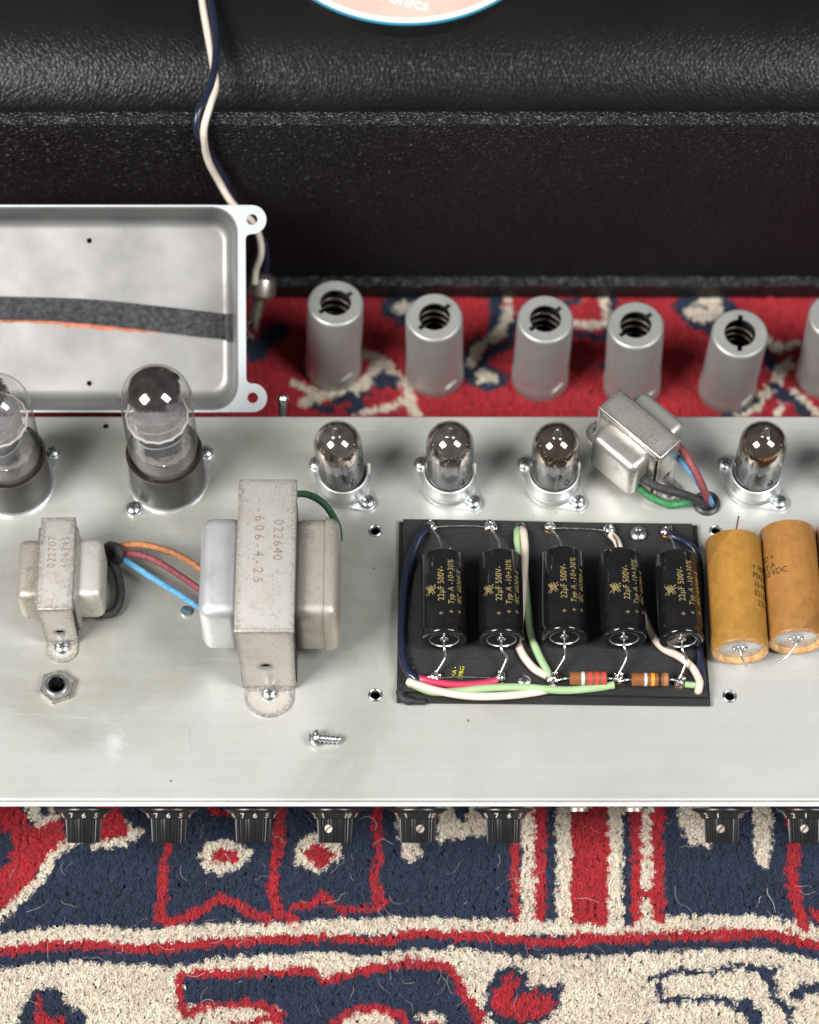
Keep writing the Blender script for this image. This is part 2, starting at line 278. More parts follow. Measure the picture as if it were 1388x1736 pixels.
M = dict(
    chassis=chassis_mat(),
    tin=worn_metal('worn_transformer_steel', (0.55, 0.52, 0.475), amount=0.55),
    tin_bright=worn_metal('bright_transformer_steel', (0.66, 0.675, 0.68), edge=0.4, amount=0.2, rustiness=0.15, metal=0.7, rough=0.36),
    tin_dull=worn_metal('dull_transformer_steel', (0.43, 0.39, 0.33), amount=0.6, metal=0.6),
    nickel=worn_metal('aged_nickel', (0.62, 0.595, 0.55), amount=0.3, rustiness=0.85, metal=0.8, rough=0.30),
    iron=mat('lamination_iron', (0.025, 0.022, 0.02), 0.6, 0.2, bump=0.3),
    zinc=mat('zinc_screw', (0.60, 0.63, 0.64), 0.22, 1.0, 0.1, 400),
    alum=mat('aluminium', (0.60, 0.61, 0.60), 0.36, 0.85, 0.12, 130, 0.05, 700),
    shield=worn_metal('shield_aluminium', (0.46, 0.46, 0.445), grime=(0.36, 0.36, 0.34), rust=(0.42, 0.40, 0.37), edge=0.3, amount=0.45, rustiness=0.35, metal=0.72, rough=0.44),
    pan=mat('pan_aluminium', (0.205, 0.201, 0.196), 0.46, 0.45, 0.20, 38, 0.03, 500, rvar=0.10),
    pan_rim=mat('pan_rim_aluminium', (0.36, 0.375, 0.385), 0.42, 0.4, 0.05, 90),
    faceplate=mat('polished_face_plate', (0.86, 0.87, 0.88), 0.3, 0.5, 0.03),
    mica_rim=mat('mica_rim', (0.34, 0.31, 0.305), 0.3, 0, 0.1),
    tip=mat('glass_tip', (0.13, 0.115, 0.105), 0.06, 0.6, 0.1),
    dark=mat('dark_hole', (0.012, 0.012, 0.012), 0.7, 0, 0.1),
    bakelite=mat('grey_bakelite', (0.040, 0.037, 0.035), 0.36, 0, 0.15, 90, 0.05),
    rimbrown=mat('dark_brown_collar', (0.022, 0.015, 0.012), 0.25, 0, 0.2),
    plate_grey=mat('dull_grey_anode', (0.11, 0.11, 0.118), 0.40, 0.3, 0.15, 200),
    plate=mat('grey_anode', (0.20, 0.20, 0.21), 0.38, 0.4, 0.15, 200),
    anode_dark=mat('glass_stem', (0.05, 0.043, 0.04), 0.5, 0.2, 0.15, 200),
    mica=mica_mat(),
    glass=glass_mat('tube_glass'),
    fish=mat('black_fish_paper', (0.014, 0.014, 0.014), 0.55, 0, 0.35, 60, 0.6, 800, rvar=0.15, spec=0.35),
    capblk=mat('black_capacitor_sleeve', (0.006, 0.006, 0.007), 0.13, 0, 0.3, 120, coat=0.3, rvar=0.05),
    gold=mat('gold_print', (0.33, 0.255, 0.10), 0.35, 0.35, 0.3, 600),
    lead=mat('tinned_wire', (0.66, 0.65, 0.62), 0.22, 1.0, 0.15, 600),
    solder=mat('solder', (0.62, 0.62, 0.62), 0.16, 1.0, 0.25, 500, 0.5, 700),
    copper=mat('tarnished_copper', (0.30, 0.13, 0.05), 0.4, 0.7, 0.4, 500),
    burnt=mat('burnt_flux', (0.05, 0.02, 0.008), 0.18, 0, 0.5, 500, 0.6),
    navy=mat('navy_insulation', (0.010, 0.013, 0.030), 0.22, 0, 0.2),
    pink=mat('cream_pink_insulation', (0.58, 0.47, 0.385), 0.38, 0, 0.14, 70),
    cream=mat('cream_insulation', (0.58, 0.51, 0.42), 0.38, 0, 0.1, 120),
    green=mat('pale_green_insulation', (0.27, 0.395, 0.205), 0.36, 0, 0.14, 70),
    red=mat('crimson_insulation', (0.42, 0.028, 0.075), 0.35, 0, 0.1),
    cl_brown=mat('brown_cloth_wire', (0.34, 0.135, 0.05), 0.65, 0, 0.4, 700, 0.8, 1800),
    cl_maroon=mat('maroon_cloth_wire', (0.19, 0.04, 0.048), 0.65, 0, 0.35, 700, 0.8, 1800),
    cl_blue=mat('blue_cloth_wire', (0.085, 0.27, 0.44), 0.6, 0, 0.3, 700, 0.8, 1800),
    cl_black=mat('black_cloth_wire', (0.022, 0.021, 0.020), 0.6, 0, 0.4, 700, 0.8, 1800),
    cl_green=mat('green_cloth_wire', (0.03, 0.18, 0.06), 0.55, 0, 0.35, 700, 0.8, 1800),
    cl_dkgreen=mat('dark_green_cloth_wire', (0.012, 0.06, 0.025), 0.6, 0, 0.35, 700, 0.8, 1800),
    rubber=mat('black_rubber', (0.018, 0.018, 0.018), 0.42, 0, 0.2, 200, 0.2),
    paper1=paper_mat('tan_kraft_paper', (0.33, 0.165, 0.032), 53.2, False),
    paper2=paper_mat('brown_kraft_paper', (0.31, 0.145, 0.038), -0.5, True),
    kraft_end=mat('frayed_paper_rim', (0.50, 0.285, 0.12), 0.75, 0, 0.35, 500, 0.8, 900),
    capend=mat('aluminium_can_end', (0.58, 0.58, 0.57), 0.35, 0.7, 0.2, 150),
    ink=mat('black_ink', (0.012, 0.011, 0.010), 0.5, 0, 0.1),
    stamp=mat('stamped_metal', (0.78, 0.73, 0.62), 0.3, 0.7, 0.2, 600),
    stamp_dk=mat('stamped_dark_metal', (0.30, 0.25, 0.18), 0.4, 0.6, 0.3, 600),
    resist=mat('brown_resistor_body', (0.20, 0.072, 0.022), 0.30, 0, 0.12, 300),
    b_silver=mat('band_silver', (0.58, 0.58, 0.60), 0.35, 0.2, 0.08), b_red=mat('band_red', (0.58, 0.04, 0.045), 0.35, 0, 0.08),
    b_orange=mat('band_orange', (0.75, 0.26, 0.03), 0.35, 0, 0.08), b_black=mat('band_black', (0.01, 0.01, 0.01), 0.35, 0, 0.08),
    b_brown=mat('band_brown', (0.30, 0.135, 0.06), 0.35, 0, 0.08),
    tolex=tolex_mat(), vinyl=tolex_mat('black_padded_vinyl', 560, 0.28, 0.42, 0.00035, 0.23),
    felt=mat('black_felt', (0.040, 0.039, 0.042), 0.95, 0, 0.55, 500, 1.0, 900, spec=0.15, sheen=0.2),
    orange=mat('orange_adhesive', (0.38, 0.11, 0.055), 0.6, 0, 0.3, 300, 0.4),
    knob=mat('black_knob_plastic', (0.012, 0.012, 0.012), 0.28, 0, 0.2, rvar=0.05),
    white=mat('white_print', (0.52, 0.50, 0.44), 0.5, 0, 0.05),
    setscrew=mat('brass_set_screw', (0.26, 0.21, 0.18), 0.45, 0.6, 0.2, 600),
    spring=mat('spring_steel', (0.12, 0.10, 0.085), 0.35, 0.8, 0.2),
    shaded_inside=mat('shield_inside_shade', (0.05, 0.048, 0.045), 0.6, 0.3, 0.2),  # aluminium inside the shields, with the shade put into its colour
    chrome=mat('chrome', (0.75, 0.74, 0.71), 0.10, 1.0, 0.05),
    plug=mat('tarnished_plug', (0.36, 0.32, 0.27), 0.32, 0.9, 0.25, 250),
    lab_cu=mat('copper_label', (0.80, 0.50, 0.42), 0.4, 0.25, 0.12, 60), lab_wh=mat('white_label', (0.86, 0.86, 0.86), 0.4, 0, 0.02),
    lab_teal=mat('teal_label_edge', (0.03, 0.20, 0.30), 0.4, 0, 0.05), yellow=mat('yellow_ink', (0.42, 0.42, 0.02), 0.5, 0, 0.3),
    magnet=mat('black_magnet_cover', (0.006, 0.006, 0.006), 0.5, 0, 0.2),
    get_small=getter_mat('getter_flash', 28.5, 31, (0.60, 0.525, 0.475)),
    get_low=getter_mat('getter_flash_deep', 28.5, 30.5, (0.44, 0.345, 0.275)),
    get_big=getter_mat('getter_flash_large', 71.2, 73.0, (0.34, 0.285, 0.27)),
    pile=fibre_mat(), rugback=mat('rug_backing', (0.10, 0.03, 0.03), 0.95, 0, 0.5, 30, 0.5),
    lint=mat('wool_lint', (0.50, 0.44, 0.41), 0.7, 0, 0.6, 25),
    blue_edge=mat('fuse_paper_edge', (0.20, 0.24, 0.27), 0.5, 0, 0.2),
)

# ------------------------------------------------------------------ mesh helpers (millimetres)
def spline(pts, n=8):
    P = [Vector(p) for p in pts]
    if len(P) < 3: return P
    out = []
    for i in range(len(P) - 1):
        p0 = P[i - 1] if i else P[0] * 2 - P[1]; p1 = P[i]; p2 = P[i + 1]
        p3 = P[i + 2] if i + 2 < len(P) else P[-1] * 2 - P[-2]
        for k in range(n):
            t = k / n
            out.append(0.5 * ((2 * p1) + (p2 - p0) * t + (2 * p0 - 5 * p1 + 4 * p2 - p3) * t * t + (3 * p1 - p0 - 3 * p2 + p3) * t ** 3))
    out.append(P[-1]); return out
def rounded_rect(hx, hy, r, n=6, cx=0, cy=0):
    pts = []
    for k, (sx, sy) in enumerate(((1, 1), (-1, 1), (-1, -1), (1, -1))):
        for i in range(n + 1):
            a = R(90) * (k + i / n)
            pts.append((cx + sx * (hx - r) + r * math.cos(a), cy + sy * (hy - r) + r * math.sin(a)))
    return pts
def circle(cx, cy, r, n=20, a0=0):
    return [(cx + r * math.cos(a0 + 2 * math.pi * i / n), cy + r * math.sin(a0 + 2 * math.pi * i / n)) for i in range(n)]
_text = {}
def text_data(s, size, sx=1.0, ext=0.0, shear=0.0, align='CENTER', space=1.0, cuts=0):
    key = (s, size, sx, ext, shear, align, space, cuts)
    if key not in _text:
        cu = bpy.data.curves.new('text', 'FONT'); cu.body = s; cu.size = size; cu.align_x = align; cu.align_y = 'CENTER'
        cu.extrude = ext; cu.shear = shear; cu.resolution_u = 3; cu.space_character = space
        o = bpy.data.objects.new('text', cu); scene.collection.objects.link(o)
        dg = bpy.context.evaluated_depsgraph_get(); dg.update()
        me = bpy.data.meshes.new_from_object(o.evaluated_get(dg))
        if cuts:
            bm = bmesh.new(); bm.from_mesh(me); bmesh.ops.triangulate(bm, faces=bm.faces[:])
            for _ in range(cuts):
                le = [e for e in bm.edges if e.calc_length() > size * 0.16]
                bmesh.ops.subdivide_edges(bm, edges=le, cuts=1); bmesh.ops.triangulate(bm, faces=bm.faces[:])
            bm.to_mesh(me); bm.free()
        _text[key] = ([(v.co.x * sx, v.co.y, v.co.z) for v in me.vertices], [tuple(p.vertices) for p in me.polygons])
        bpy.data.objects.remove(o); bpy.data.curves.remove(cu); bpy.data.meshes.remove(me)
    return _text[key]

class MB:
    def __init__(self): self.v = []; self.f = []
    def add(self, vs, fs, m=None):
        o = len(self.v)
        self.v += [tuple((m @ Vector(p)) if m else p) for p in vs]
        self.f += [tuple(i + o for i in f) for f in fs]
        return self
    def lathe(self, prof, seg=32, m=None, mod=None):
        vs = []; fs = []; rows = []
        for (r, z) in prof:
            if abs(r) < 1e-6: rows.append([len(vs)]); vs.append((0, 0, z)); continue
            row = []
            for i in range(seg):
                a = 2 * math.pi * i / seg
                rr = r * (mod(i, z) if mod else 1)
                row.append(len(vs)); vs.append((rr * math.cos(a), rr * math.sin(a), z))
            rows.append(row)
        for a, b in zip(rows[:-1], rows[1:]):
            for i in range(seg):
                j = (i + 1) % seg
                if len(a) == 1 and len(b) == 1: continue
                if len(a) == 1: fs.append((a[0], b[j], b[i]))
                elif len(b) == 1: fs.append((a[i], a[j], b[0]))
                else: fs.append((a[i], a[j], b[j], b[i]))
        return self.add(vs, fs, m)
    def tube(self, path, r, seg=10, cap=True, m=None):
        P = [Vector(p) for p in path]; n = len(P)
        rad = r if isinstance(r, (list, tuple)) else [r] * n
        t = (P[1] - P[0]).normalized()
        up = Vector((0, 0, 1)) if abs(t.z) < 0.9 else Vector((1, 0, 0))
        nrm = (up - t * up.dot(t)).normalized(); vs = []; fs = []
        for i, p in enumerate(P):
            t = ((P[min(i + 1, n - 1)] - P[max(i - 1, 0)])).normalized()
            nrm = (nrm - t * nrm.dot(t)).normalized(); b = t.cross(nrm)
            for k in range(seg):
                a = 2 * math.pi * k / seg
                vs.append(tuple(p + (nrm * math.cos(a) + b * math.sin(a)) * rad[i]))
        for i in range(n - 1):
            for k in range(seg):
                l = (k + 1) % seg
                fs.append((i * seg + k, i * seg + l, (i + 1) * seg + l, (i + 1) * seg + k))
        if cap:
            fs.append(tuple(reversed(range(seg)))); fs.append(tuple((n - 1) * seg + k for k in range(seg)))
        return self.add(vs, fs, m)
    def box(self, x0, x1, y0, y1, z0, z1, bev=0.0, seg=3, m=None):
        bm = bmesh.new(); bmesh.ops.create_cube(bm, size=1)
        for v in bm.verts:
            v.co = Vector(((x0 + x1) / 2 + v.co.x * (x1 - x0), (y0 + y1) / 2 + v.co.y * (y1 - y0), (z0 + z1) / 2 + v.co.z * (z1 - z0)))
        if bev: bmesh.ops.bevel(bm, geom=bm.edges[:], offset=bev, segments=seg, profile=0.5, affect='EDGES', clamp_overlap=True)
        return self.from_bm(bm, m)
    def from_bm(self, bm, m=None):
        bm.verts.index_update()
        vs = [tuple(v.co) for v in bm.verts]; fs = [tuple(v.index for v in f.verts) for f in bm.faces]
        bm.free(); return self.add(vs, fs, m)
    def plate(self, outer, holes=(), z0=0, z1=1, m=None, zf=None):
        "flat sheet between z0 and z1 with real holes"
        bm = bmesh.new(); edges = []
        for loop in [outer] + list(holes):
            vv = [bm.verts.new((x, y, 0)) for x, y in loop]
            for i in range(len(vv)): edges.append(bm.edges.new((vv[i], vv[(i + 1) % len(vv)])))
        bm.verts.index_update()
        bmesh.ops.triangle_fill(bm, edges=edges, use_beauty=True, use_dissolve=False, normal=(0, 0, 1))
        bm.verts.index_update()
        xy = [(v.co.x, v.co.y) for v in bm.verts]; tri = []
        for f in bm.faces:
            idx = [v.index for v in f.verts]
            if f.normal.z < 0 or (f.normal.length < 0.5 and f.calc_area() > 0): idx.reverse()
            tri.append(idx)
        bl = [[v.index for v in e.verts] for e in bm.edges if len(e.link_faces) == 1]; bm.free()
        n = len(xy)
        vs = [(x, y, z1) for x, y in xy] + [(x, y, z0) for x, y in xy]
        fs = [tuple(t) for t in tri] + [tuple(n + i for i in reversed(t)) for t in tri] + [(a, b, b + n, a + n) for a, b in bl]
        return self.add(vs, fs, m)
    def loft(self, rings, m=None, cap_end=False, closed=True):
        vs = []; fs = []; n = len(rings[0])
        for r in rings: vs += [tuple(p) for p in r]
        for i in range(len(rings) - 1):
            for k in range(n if closed else n - 1):
                l = (k + 1) % n
                fs.append((i * n + k, i * n + l, (i + 1) * n + l, (i + 1) * n + k))
        if cap_end: fs.append(tuple((len(rings) - 1) * n + k for k in range(n)))
        return self.add(vs, fs, m)
    def text(self, s, size, fn, sx=1.0, ext=0.0, shear=0.0, align='CENTER', space=1.0, cuts=0):
        vs, fs = text_data(s, size, sx, ext, shear, align, space, cuts)
        return self.add([tuple(fn(*p)) for p in vs], fs)
    def blob(self, c, r, seed=0, flat=0.7, amp=0.35, sub=2):
        bm = bmesh.new(); bmesh.ops.create_icosphere(bm, subdivisions=sub, radius=1)
        for v in bm.verts:
            k = 1 + amp * mnoise.noise(v.co * 1.7 + Vector((seed * 3.1, seed * 1.7, 0)))
            v.co = Vector((v.co.x * r * k + c[0], v.co.y * r * k + c[1], v.co.z * r * k * flat + c[2]))
        return self.from_bm(bm)
    def mesh(self, name, material, angle=35, fix=True):
        me = bpy.data.meshes.new(name)
        me.from_pydata([(x * S, y * S, z * S) for x, y, z in self.v], [], self.f)
        if fix:
            bm = bmesh.new(); bm.from_mesh(me); bmesh.ops.recalc_face_normals(bm, faces=bm.faces[:]); bm.to_mesh(me); bm.free()
        me.polygons.foreach_set('use_smooth', [True] * len(me.polygons))
        me.set_sharp_from_angle(angle=R(angle))
        me.materials.append(material); me.update(); return me

col = scene.collection
def obj(name, mb, material, parent=None, loc=(0, 0, 0), rot=(0, 0, 0), label=None, angle=35, fix=True):
    me = mb.mesh(name, M[material] if isinstance(material, str) else material, angle, fix) if isinstance(mb, MB) else mb
    o = bpy.data.objects.new(name, me); col.objects.link(o)
    o.location = Vector(loc) * S; o.rotation_euler = rot
    if parent: o.parent = parent
    if label: o['label'] = label
    return o
def tag(o, label, cat, group=None):
    o['label'] = label; o['category'] = cat
    if group: o['group'] = group
    return o
def thing(name, label, cat, loc=(0, 0, 0), rot=(0, 0, 0), group=None):
    o = bpy.data.objects.new(name, None); col.objects.link(o); o.empty_display_size = 0.005
    o.location = Vector(loc) * S; o.rotation_euler = rot
    return tag(o, label, cat, group)
def struct(o): o['kind'] = 'structure'; return o
def copy_tree(o, parent=None):
    c = o.copy(); col.objects.link(c); c.parent = parent
    for ch in list(o.children): copy_tree(ch, c)
    return c
TX = lambda x, y, z: Matrix.Translation((x, y, z))
RX = lambda a: Matrix.Rotation(R(a), 4, 'X'); RY = lambda a: Matrix.Rotation(R(a), 4, 'Y'); RZ = lambda a: Matrix.Rotation(R(a), 4, 'Z')

# ------------------------------------------------------------------ the rug (ground)
rug = MB()
gx = np.linspace(-620, 620, 32); gy = np.linspace(-520, 720, 32)
vs = [(x, y, 0.6 * mnoise.noise(Vector((x * .02, y * .02, 0)))) for y in gy for x in gx]
rug.add(vs, [(j * 32 + i, j * 32 + i + 1, (j + 1) * 32 + i + 1, (j + 1) * 32 + i) for j in range(31) for i in range(31)])
rug_o = struct(obj('carpet', rug, 'rugback', loc=(0, 0, -3)))
tag(rug_o, 'red, navy and cream wool rug under the amplifier', 'rug')

# ------------------------------------------------------------------ black cabinet behind
cab = thing('speaker_cabinet', 'black grained vinyl covered cabinet standing behind the chassis', 'cabinet', (0, 153, 0))
def strip(prof, x0, x1, nx=2):
    "sheet: a (y, z) outline drawn out along x"
    mb = MB(); rings = []
    for i in range(nx):
        x = x0 + (x1 - x0) * i / (nx - 1)
        rings.append([(x, y, z) for y, z in prof])
    return mb.loft(rings, closed=True).add(rings[0], [tuple(range(len(prof)))]).add(rings[-1], [tuple(range(len(prof)))])
def rprof(y0, y1, z0, z1, r, n=5):
    return rounded_rect((y1 - y0) / 2, (z1 - z0) / 2, r, n, (y0 + y1) / 2, (z0 + z1) / 2)
obj('front_panel', strip(rprof(0, 7.5, 0, 131, 2.6), -420, 420), 'tolex', cab, angle=60)
obj('base_ledge', strip(rprof(-4.2, 4, -1, 12.5, 2.0), -420, 420), 'tolex', cab, angle=60)
roll = [(10, 68), (14, 88), (19, 100), (25, 109), (33, 117), (43, 123.5), (56, 128.5), (72, 131.5), (95, 132.5), (260, 129), (260, 68)]
rs = [(p.x, p.y) for p in spline([Vector((a, b, 0)) for a, b in roll[:-2]], 5)] + roll[-2:]
obj('padded_panel', strip(rs, -420, 420), 'vinyl', cab, angle=60)

# speaker magnet with its round label, lying on the padded panel
lc = pix(690, -160, 136.4)
spk = thing('speaker_magnet', 'round speaker magnet with copper and white label behind cabinet edge', 'speaker', (lc.x, lc.y, 128))
obj('magnet_cover', MB().lathe([(0, -1), (66.8, -1), (66.8, 6.6), (0, 6.6)], 96), 'magnet', spk)
lab = obj('label_disc', MB().lathe([(0, 6.7), (67.0, 6.7), (67.0, 7.6), (66.4, 7.85), (0, 7.85)], 96), 'lab_teal', spk)
obj('label_rim', MB().lathe([(63.9, 7.9), (66.2, 7.9), (66.2, 8.15), (63.9, 8.15)], 96), 'lab_wh', lab)
obj('label_field', MB().lathe([(0, 7.9), (64.1, 7.9), (64.1, 8.1), (0, 8.1)], 96), 'lab_cu', lab)
te = pix(727, 11, 136.4) - lc
def tfn(x, y, z):
    a = R(-18); return (te.x + x * math.cos(a) - y * math.sin(a), te.y + x * math.sin(a) + y * math.cos(a), 8.25 + z)
obj('label_lettering', MB().text('electronics', 9.0, tfn, 0.95, align='RIGHT'), 'lab_wh', lab)

# ------------------------------------------------------------------ the amplifier chassis
ch = thing('amplifier_chassis', 'pale zinc plated guitar amplifier chassis lying on the rug', 'amplifier')
X0, X1 = -330, 330; YF, YR = -133.3, 47.6
holes = [(637, 900), (1213, 900), (637, 1178), (1236, 1180), (180, 722)]
hl = [pix(*h) for h in holes]
HR = [2.1, 2.1, 2.1, 2.1, 1.3]
nut_p = pix(98, 1167); grom = pix(1197, 855)
ho = [circle(p.x, p.y, r, 16) for p, r in zip(hl, HR)] + [circle(nut_p.x, nut_p.y, 3.6, 20), circle(grom.x, grom.y, 3.6, 20)]
top = MB().plate([(X0, YF + 2.2), (X1, YF + 2.2), (X1, YR - 1.2), (X0, YR - 1.2)], ho, H - 1.3, H)
obj('top_panel', top, 'chassis', ch)
def bend(yc, zc, r, a0, a1, n=7):
    return [(yc + r * math.cos(R(a0 + (a1 - a0) * i / n)), zc + r * math.sin(R(a0 + (a1 - a0) * i / n))) for i in range(n + 1)]
s23, c23 = math.sin(R(23)), math.cos(R(23))
fo = bend(YF + 2.2, H - 1.1, 1.1, 90, 203)                      # folded front edge, panel leans inward below
end = (fo[-1][0] + 56 * s23, fo[-1][1] - 56 * c23)
inn = [(end[0] + 1.2, end[1] + 0.3)] + [(y, z) for y, z in reversed(bend(YF + 2.2, H - 1.1, 0.15, 90, 203))]
obj('front_panel', strip(fo + [end] + inn, X0, X1), 'chassis', ch, angle=50)
fa = Vector((fo[-1][0] - 0.15 * c23, fo[-1][1] - 0.15 * s23)); dn = Vector((s23, -c23)); ot = Vector((-c23, -s23))
fp = [fa + dn * 0.3, fa + dn * 55, fa + dn * 55 + ot * 1.5, fa + dn * 0.6 + ot * 1.5, fa + dn * 0.3 + ot * 1.2]
obj('face_plate', strip([(p.x, p.y) for p in fp], X0, X1), 'faceplate', ch)
ro = bend(YR - 1.2, H - 1.2, 1.2, 90, 0)
obj('rear_panel', strip(ro + [(YR, 4), (YR - 1.2, 4)] + [(y, z) for y, z in reversed(bend(YR - 1.2, H - 1.2, 0.1, 90, 0))], X0, X1), 'chassis', ch, angle=50)
for x, sx in ((X0, 1), (X1, -1)):
    obj('side_panel', MB().plate([(YF + 3, H - 1.5), (end[0] + 2, 5), (YR - 1.5, 5), (YR - 1.5, H - 1.5)], (), 0, 1.2, Matrix(((0, 0, sx, x), (1, 0, 0, 0), (0, 1, 0, 0), (0, 0, 0, 1)))), 'chassis', ch)
for p, r in list(zip(hl, HR))[:4]:
    obj('threaded_insert', MB().lathe([(r, -3), (r, 0.35), (r + 0.35, 0.5), (r + 0.8, 0.25), (r + 0.95, 0.02)], 20, TX(p.x, p.y, H)), 'zinc', ch)

# screws: pan head with a cross recess
def screw_head(mb, r, h):
    prof = [(r, 0), (r, h * 0.28)] + [(r * math.cos(R(a)) * 0.98 + 0.02 * r, h * (0.28 + 0.72 * math.sin(R(a)))) for a in (15, 32, 50, 68, 82)] + [(0, h)]
    return mb.lathe(prof, 24)
SCREW = screw_head(MB(), 3.4, 2.5).mesh('screw', M['zinc'])
RECESS = MB().box(-1.55, 1.55, -0.34, 0.34, -1.0, 0.06, 0.05, 1).box(-0.34, 0.34, -1.55, 1.55, -1.0, 0.062, 0.05, 1).mesh('cross_recess', M['dark'])
def screw(parent, p, rz=None, k=1.0, tilt=(0, 0)):
    rz = random.uniform(0, 90) if rz is None else rz
    o = obj('screw', SCREW, None, parent, p, (R(tilt[0]), R(tilt[1]), R(rz))); o.scale = (k, k, k)
    obj('cross_recess', RECESS, None, o, (0, 0, 2.44))
    return o

# hex nut with threaded bushing, rivet-like screw tip, rubber grommet
nut = MB().plate(circle(0, 0, 7.3, 6, R(20)), [circle(0, 0, 4.4, 28)], 0.05, 3.0)
no = obj('hex_nut', nut, 'nickel', ch, nut_p)
obj('threaded_bushing', MB().lathe([(3.4, -6), (3.4, 4.0), (3.7, 4.4), (4.3, 4.4), (4.55, 4.0), (4.55, 0)], 32), 'zinc', no)
tipp = pix(316, 1038)
tp = obj('screw_tip', MB().lathe([(2.3, 0), (2.3, 1.6), (2.1, 2.0), (0, 2.05)], 20), 'zinc', ch, tipp)
gr = obj('rubber_grommet', MB().lathe([(3.2, -2.5), (3.2, 1.3), (3.7, 2.0), (4.6, 2.3), (5.6, 1.7), (5.9, 0.7), (5.7, 0)], 32), 'rubber', ch, grom)

# control knobs on the sloping front panel
def knob_mesh():
    mb = MB()
    prof = [(0, 0.8), (11.6, 0.8), (12.1, 1.1), (12.1, 1.5), (11.2, 1.9), (9.9, 2.6), (8.5, 4.9), (7.45, 5.1)]
    mb.lathe(prof, 64)
    def fl(i, z): return 1.0 if i % 4 < 2 else 0.90
    mb.lathe([(7.35, 4.6), (7.25, 5.0), (6.75, 14.2), (6.45, 14.7)], 120, mod=fl)
    mb.lathe([(6.35, 14.55), (5.6, 14.75), (0, 14.75)], 40)
    return mb
KN = knob_mesh().mesh('control_knob', M['knob'], 28)
kz = H - 4.2; ky = fo[-1][0] + 1.2 * s23 - 0.0
knobs = [(137, 6.2, None), (283, 6.1, None), (427, 6.25, None), (567, 0.1, -20), (708, 0.1, 7), (854, 6.4, None), (1227, 0.55, -9), (1372, 0.75, -14)]
for px, c, sc_ang in knobs:
    p = pix(px, 1370, kz); pos = Vector((p.x, fa.x + 13.5 * s23 - 1.5 * c23, fa.y - 13.5 * c23 - 1.5 * s23))
    o = obj('control_knob', KN, None, ch, pos, (R(113), 0, 0))
    for n in (1, 2, 3, 4, 5, 6, 7, 8, 9, 10):
        for off in (0, -11):
            ph = (c - (n + off)) * 32
            if abs(ph) > 100: continue
            def kf(x, y, z, ph=ph):
                t = 0.52 - y / 2.7                                  # 0 at the rim, 1 at the grip
                r = 9.9 - 1.4 * t; w = 2.6 + 2.3 * t; a = R(ph) + x / 9.2
                return ((r + 0.10) * math.sin(a), (r + 0.10) * math.cos(a), w + 0.05)
            obj('scale_numeral', MB().text(str(n), 3.2, kf, 1.1), 'white', o)
    if sc_ang is not None:
        a = R(sc_ang)
        so = obj('set_screw', MB().lathe([(1.75, -1), (1.75, 0.12), (1.5, 0.32), (0, 0.4)], 20), 'setscrew', o, (7.0 * math.sin(a), 7.0 * math.cos(a), 9.0), (R(-90), 0, -a))
        obj('slot', MB().box(-1.5, 1.5, -0.26, 0.26, 0.0, 0.46, m=RZ(50)), 'dark', o, (7.0 * math.sin(a), 7.0 * math.cos(a), 9.0), (R(-90), 0, -a))
for px in (980, 1075):
    p = pix(px, 1370, kz); pos = Vector((p.x, fa.x + 8.0 * s23 - 1.5 * c23, fa.y - 8.0 * c23 - 1.5 * s23))
    jo = obj('input_jack', MB().plate(circle(0, 0, 6.0, 6, R(0)), [circle(0, 0, 4.2, 24)], 0.1, 0.9).lathe([(3.2, -3), (3.2, 1.9), (3.5, 2.2), (4.3, 2.0), (4.45, 0)], 28), 'plug', ch, pos, (R(113), 0, 0))

# toggle switch bat behind the chassis
t0 = pixy(479, 706, YR + 1); t1 = Vector((t0.x, 0, 0)); tipk = pix(480, 668, 57)
td = (tipk - Vector((tipk.x, YR, 46)));
sw = obj('toggle_switch', MB().lathe([(3.6, 0), (3.6, 2.2), (2.4, 2.6), (1.5, 3.0), (1.8, td.length * 0.5), (2.5, td.length - 3), (2.6, td.length - 1.8), (2.0, td.length - 0.5), (0, td.length)], 24), 'chrome', ch, (tipk.x, YR, 46), td.to_track_quat('Z', 'Y').to_euler())

# tube sockets: saddle flange, bayonet ring and two screws each
def flange(mb, hx, hy, rr, re, hole):
    "rounded diamond plate between two screw holes"
    d = Vector((hx, hy)); L = d.length; a0 = math.atan2(hy, hx); pts = []
    for s in (0, 1):
        for i in range(9): 
            a = R(-80 + 160 * i / 8) + s * math.pi; pts.append((math.cos(s * math.pi) * L + re * math.cos(a), re * math.sin(a)))
        for i in range(1, 10):
            a = R(30 + 120 * i / 10) + s * math.pi; pts.append((rr * math.cos(a), rr * math.sin(a)))
    return mb.plate(pts, [circle(0, 0, hole, 28)], 0.05, 1.0, RZ(math.degrees(a0)))
SOCK = flange(MB(), 10.3, -9.6, 11.6, 4.3, 9.0).mesh('tube_socket', M['alum'])
RING = MB().lathe([(9.6, 0.5), (9.9, 0.8), (9.9, 10.6), (10.3, 11.1), (10.75, 10.9), (10.75, 3.4), (11.7, 2.4), (11.9, 1.9), (11.9, 0.9)], 40).mesh('bayonet_ring', M['alum'])
LUG = MB().box(-1.0, 1.0, 10.2, 12.2, 1.0, 11.0, 0.5, 2).mesh('ring_lug', M['alum'])
def small_socket(px, py=821):
    p = pix(px, py)
    s = obj('tube_socket', SOCK, None, ch, p)
    obj('bayonet_ring', RING, None, s); obj('ring_lug', LUG, None, s, rot=(0, 0, R(-68)))
    for q in ((10.3, -9.6), (-11.6, 9.3)):
        screw(s, (q[0], q[1], 1.0))
    return p
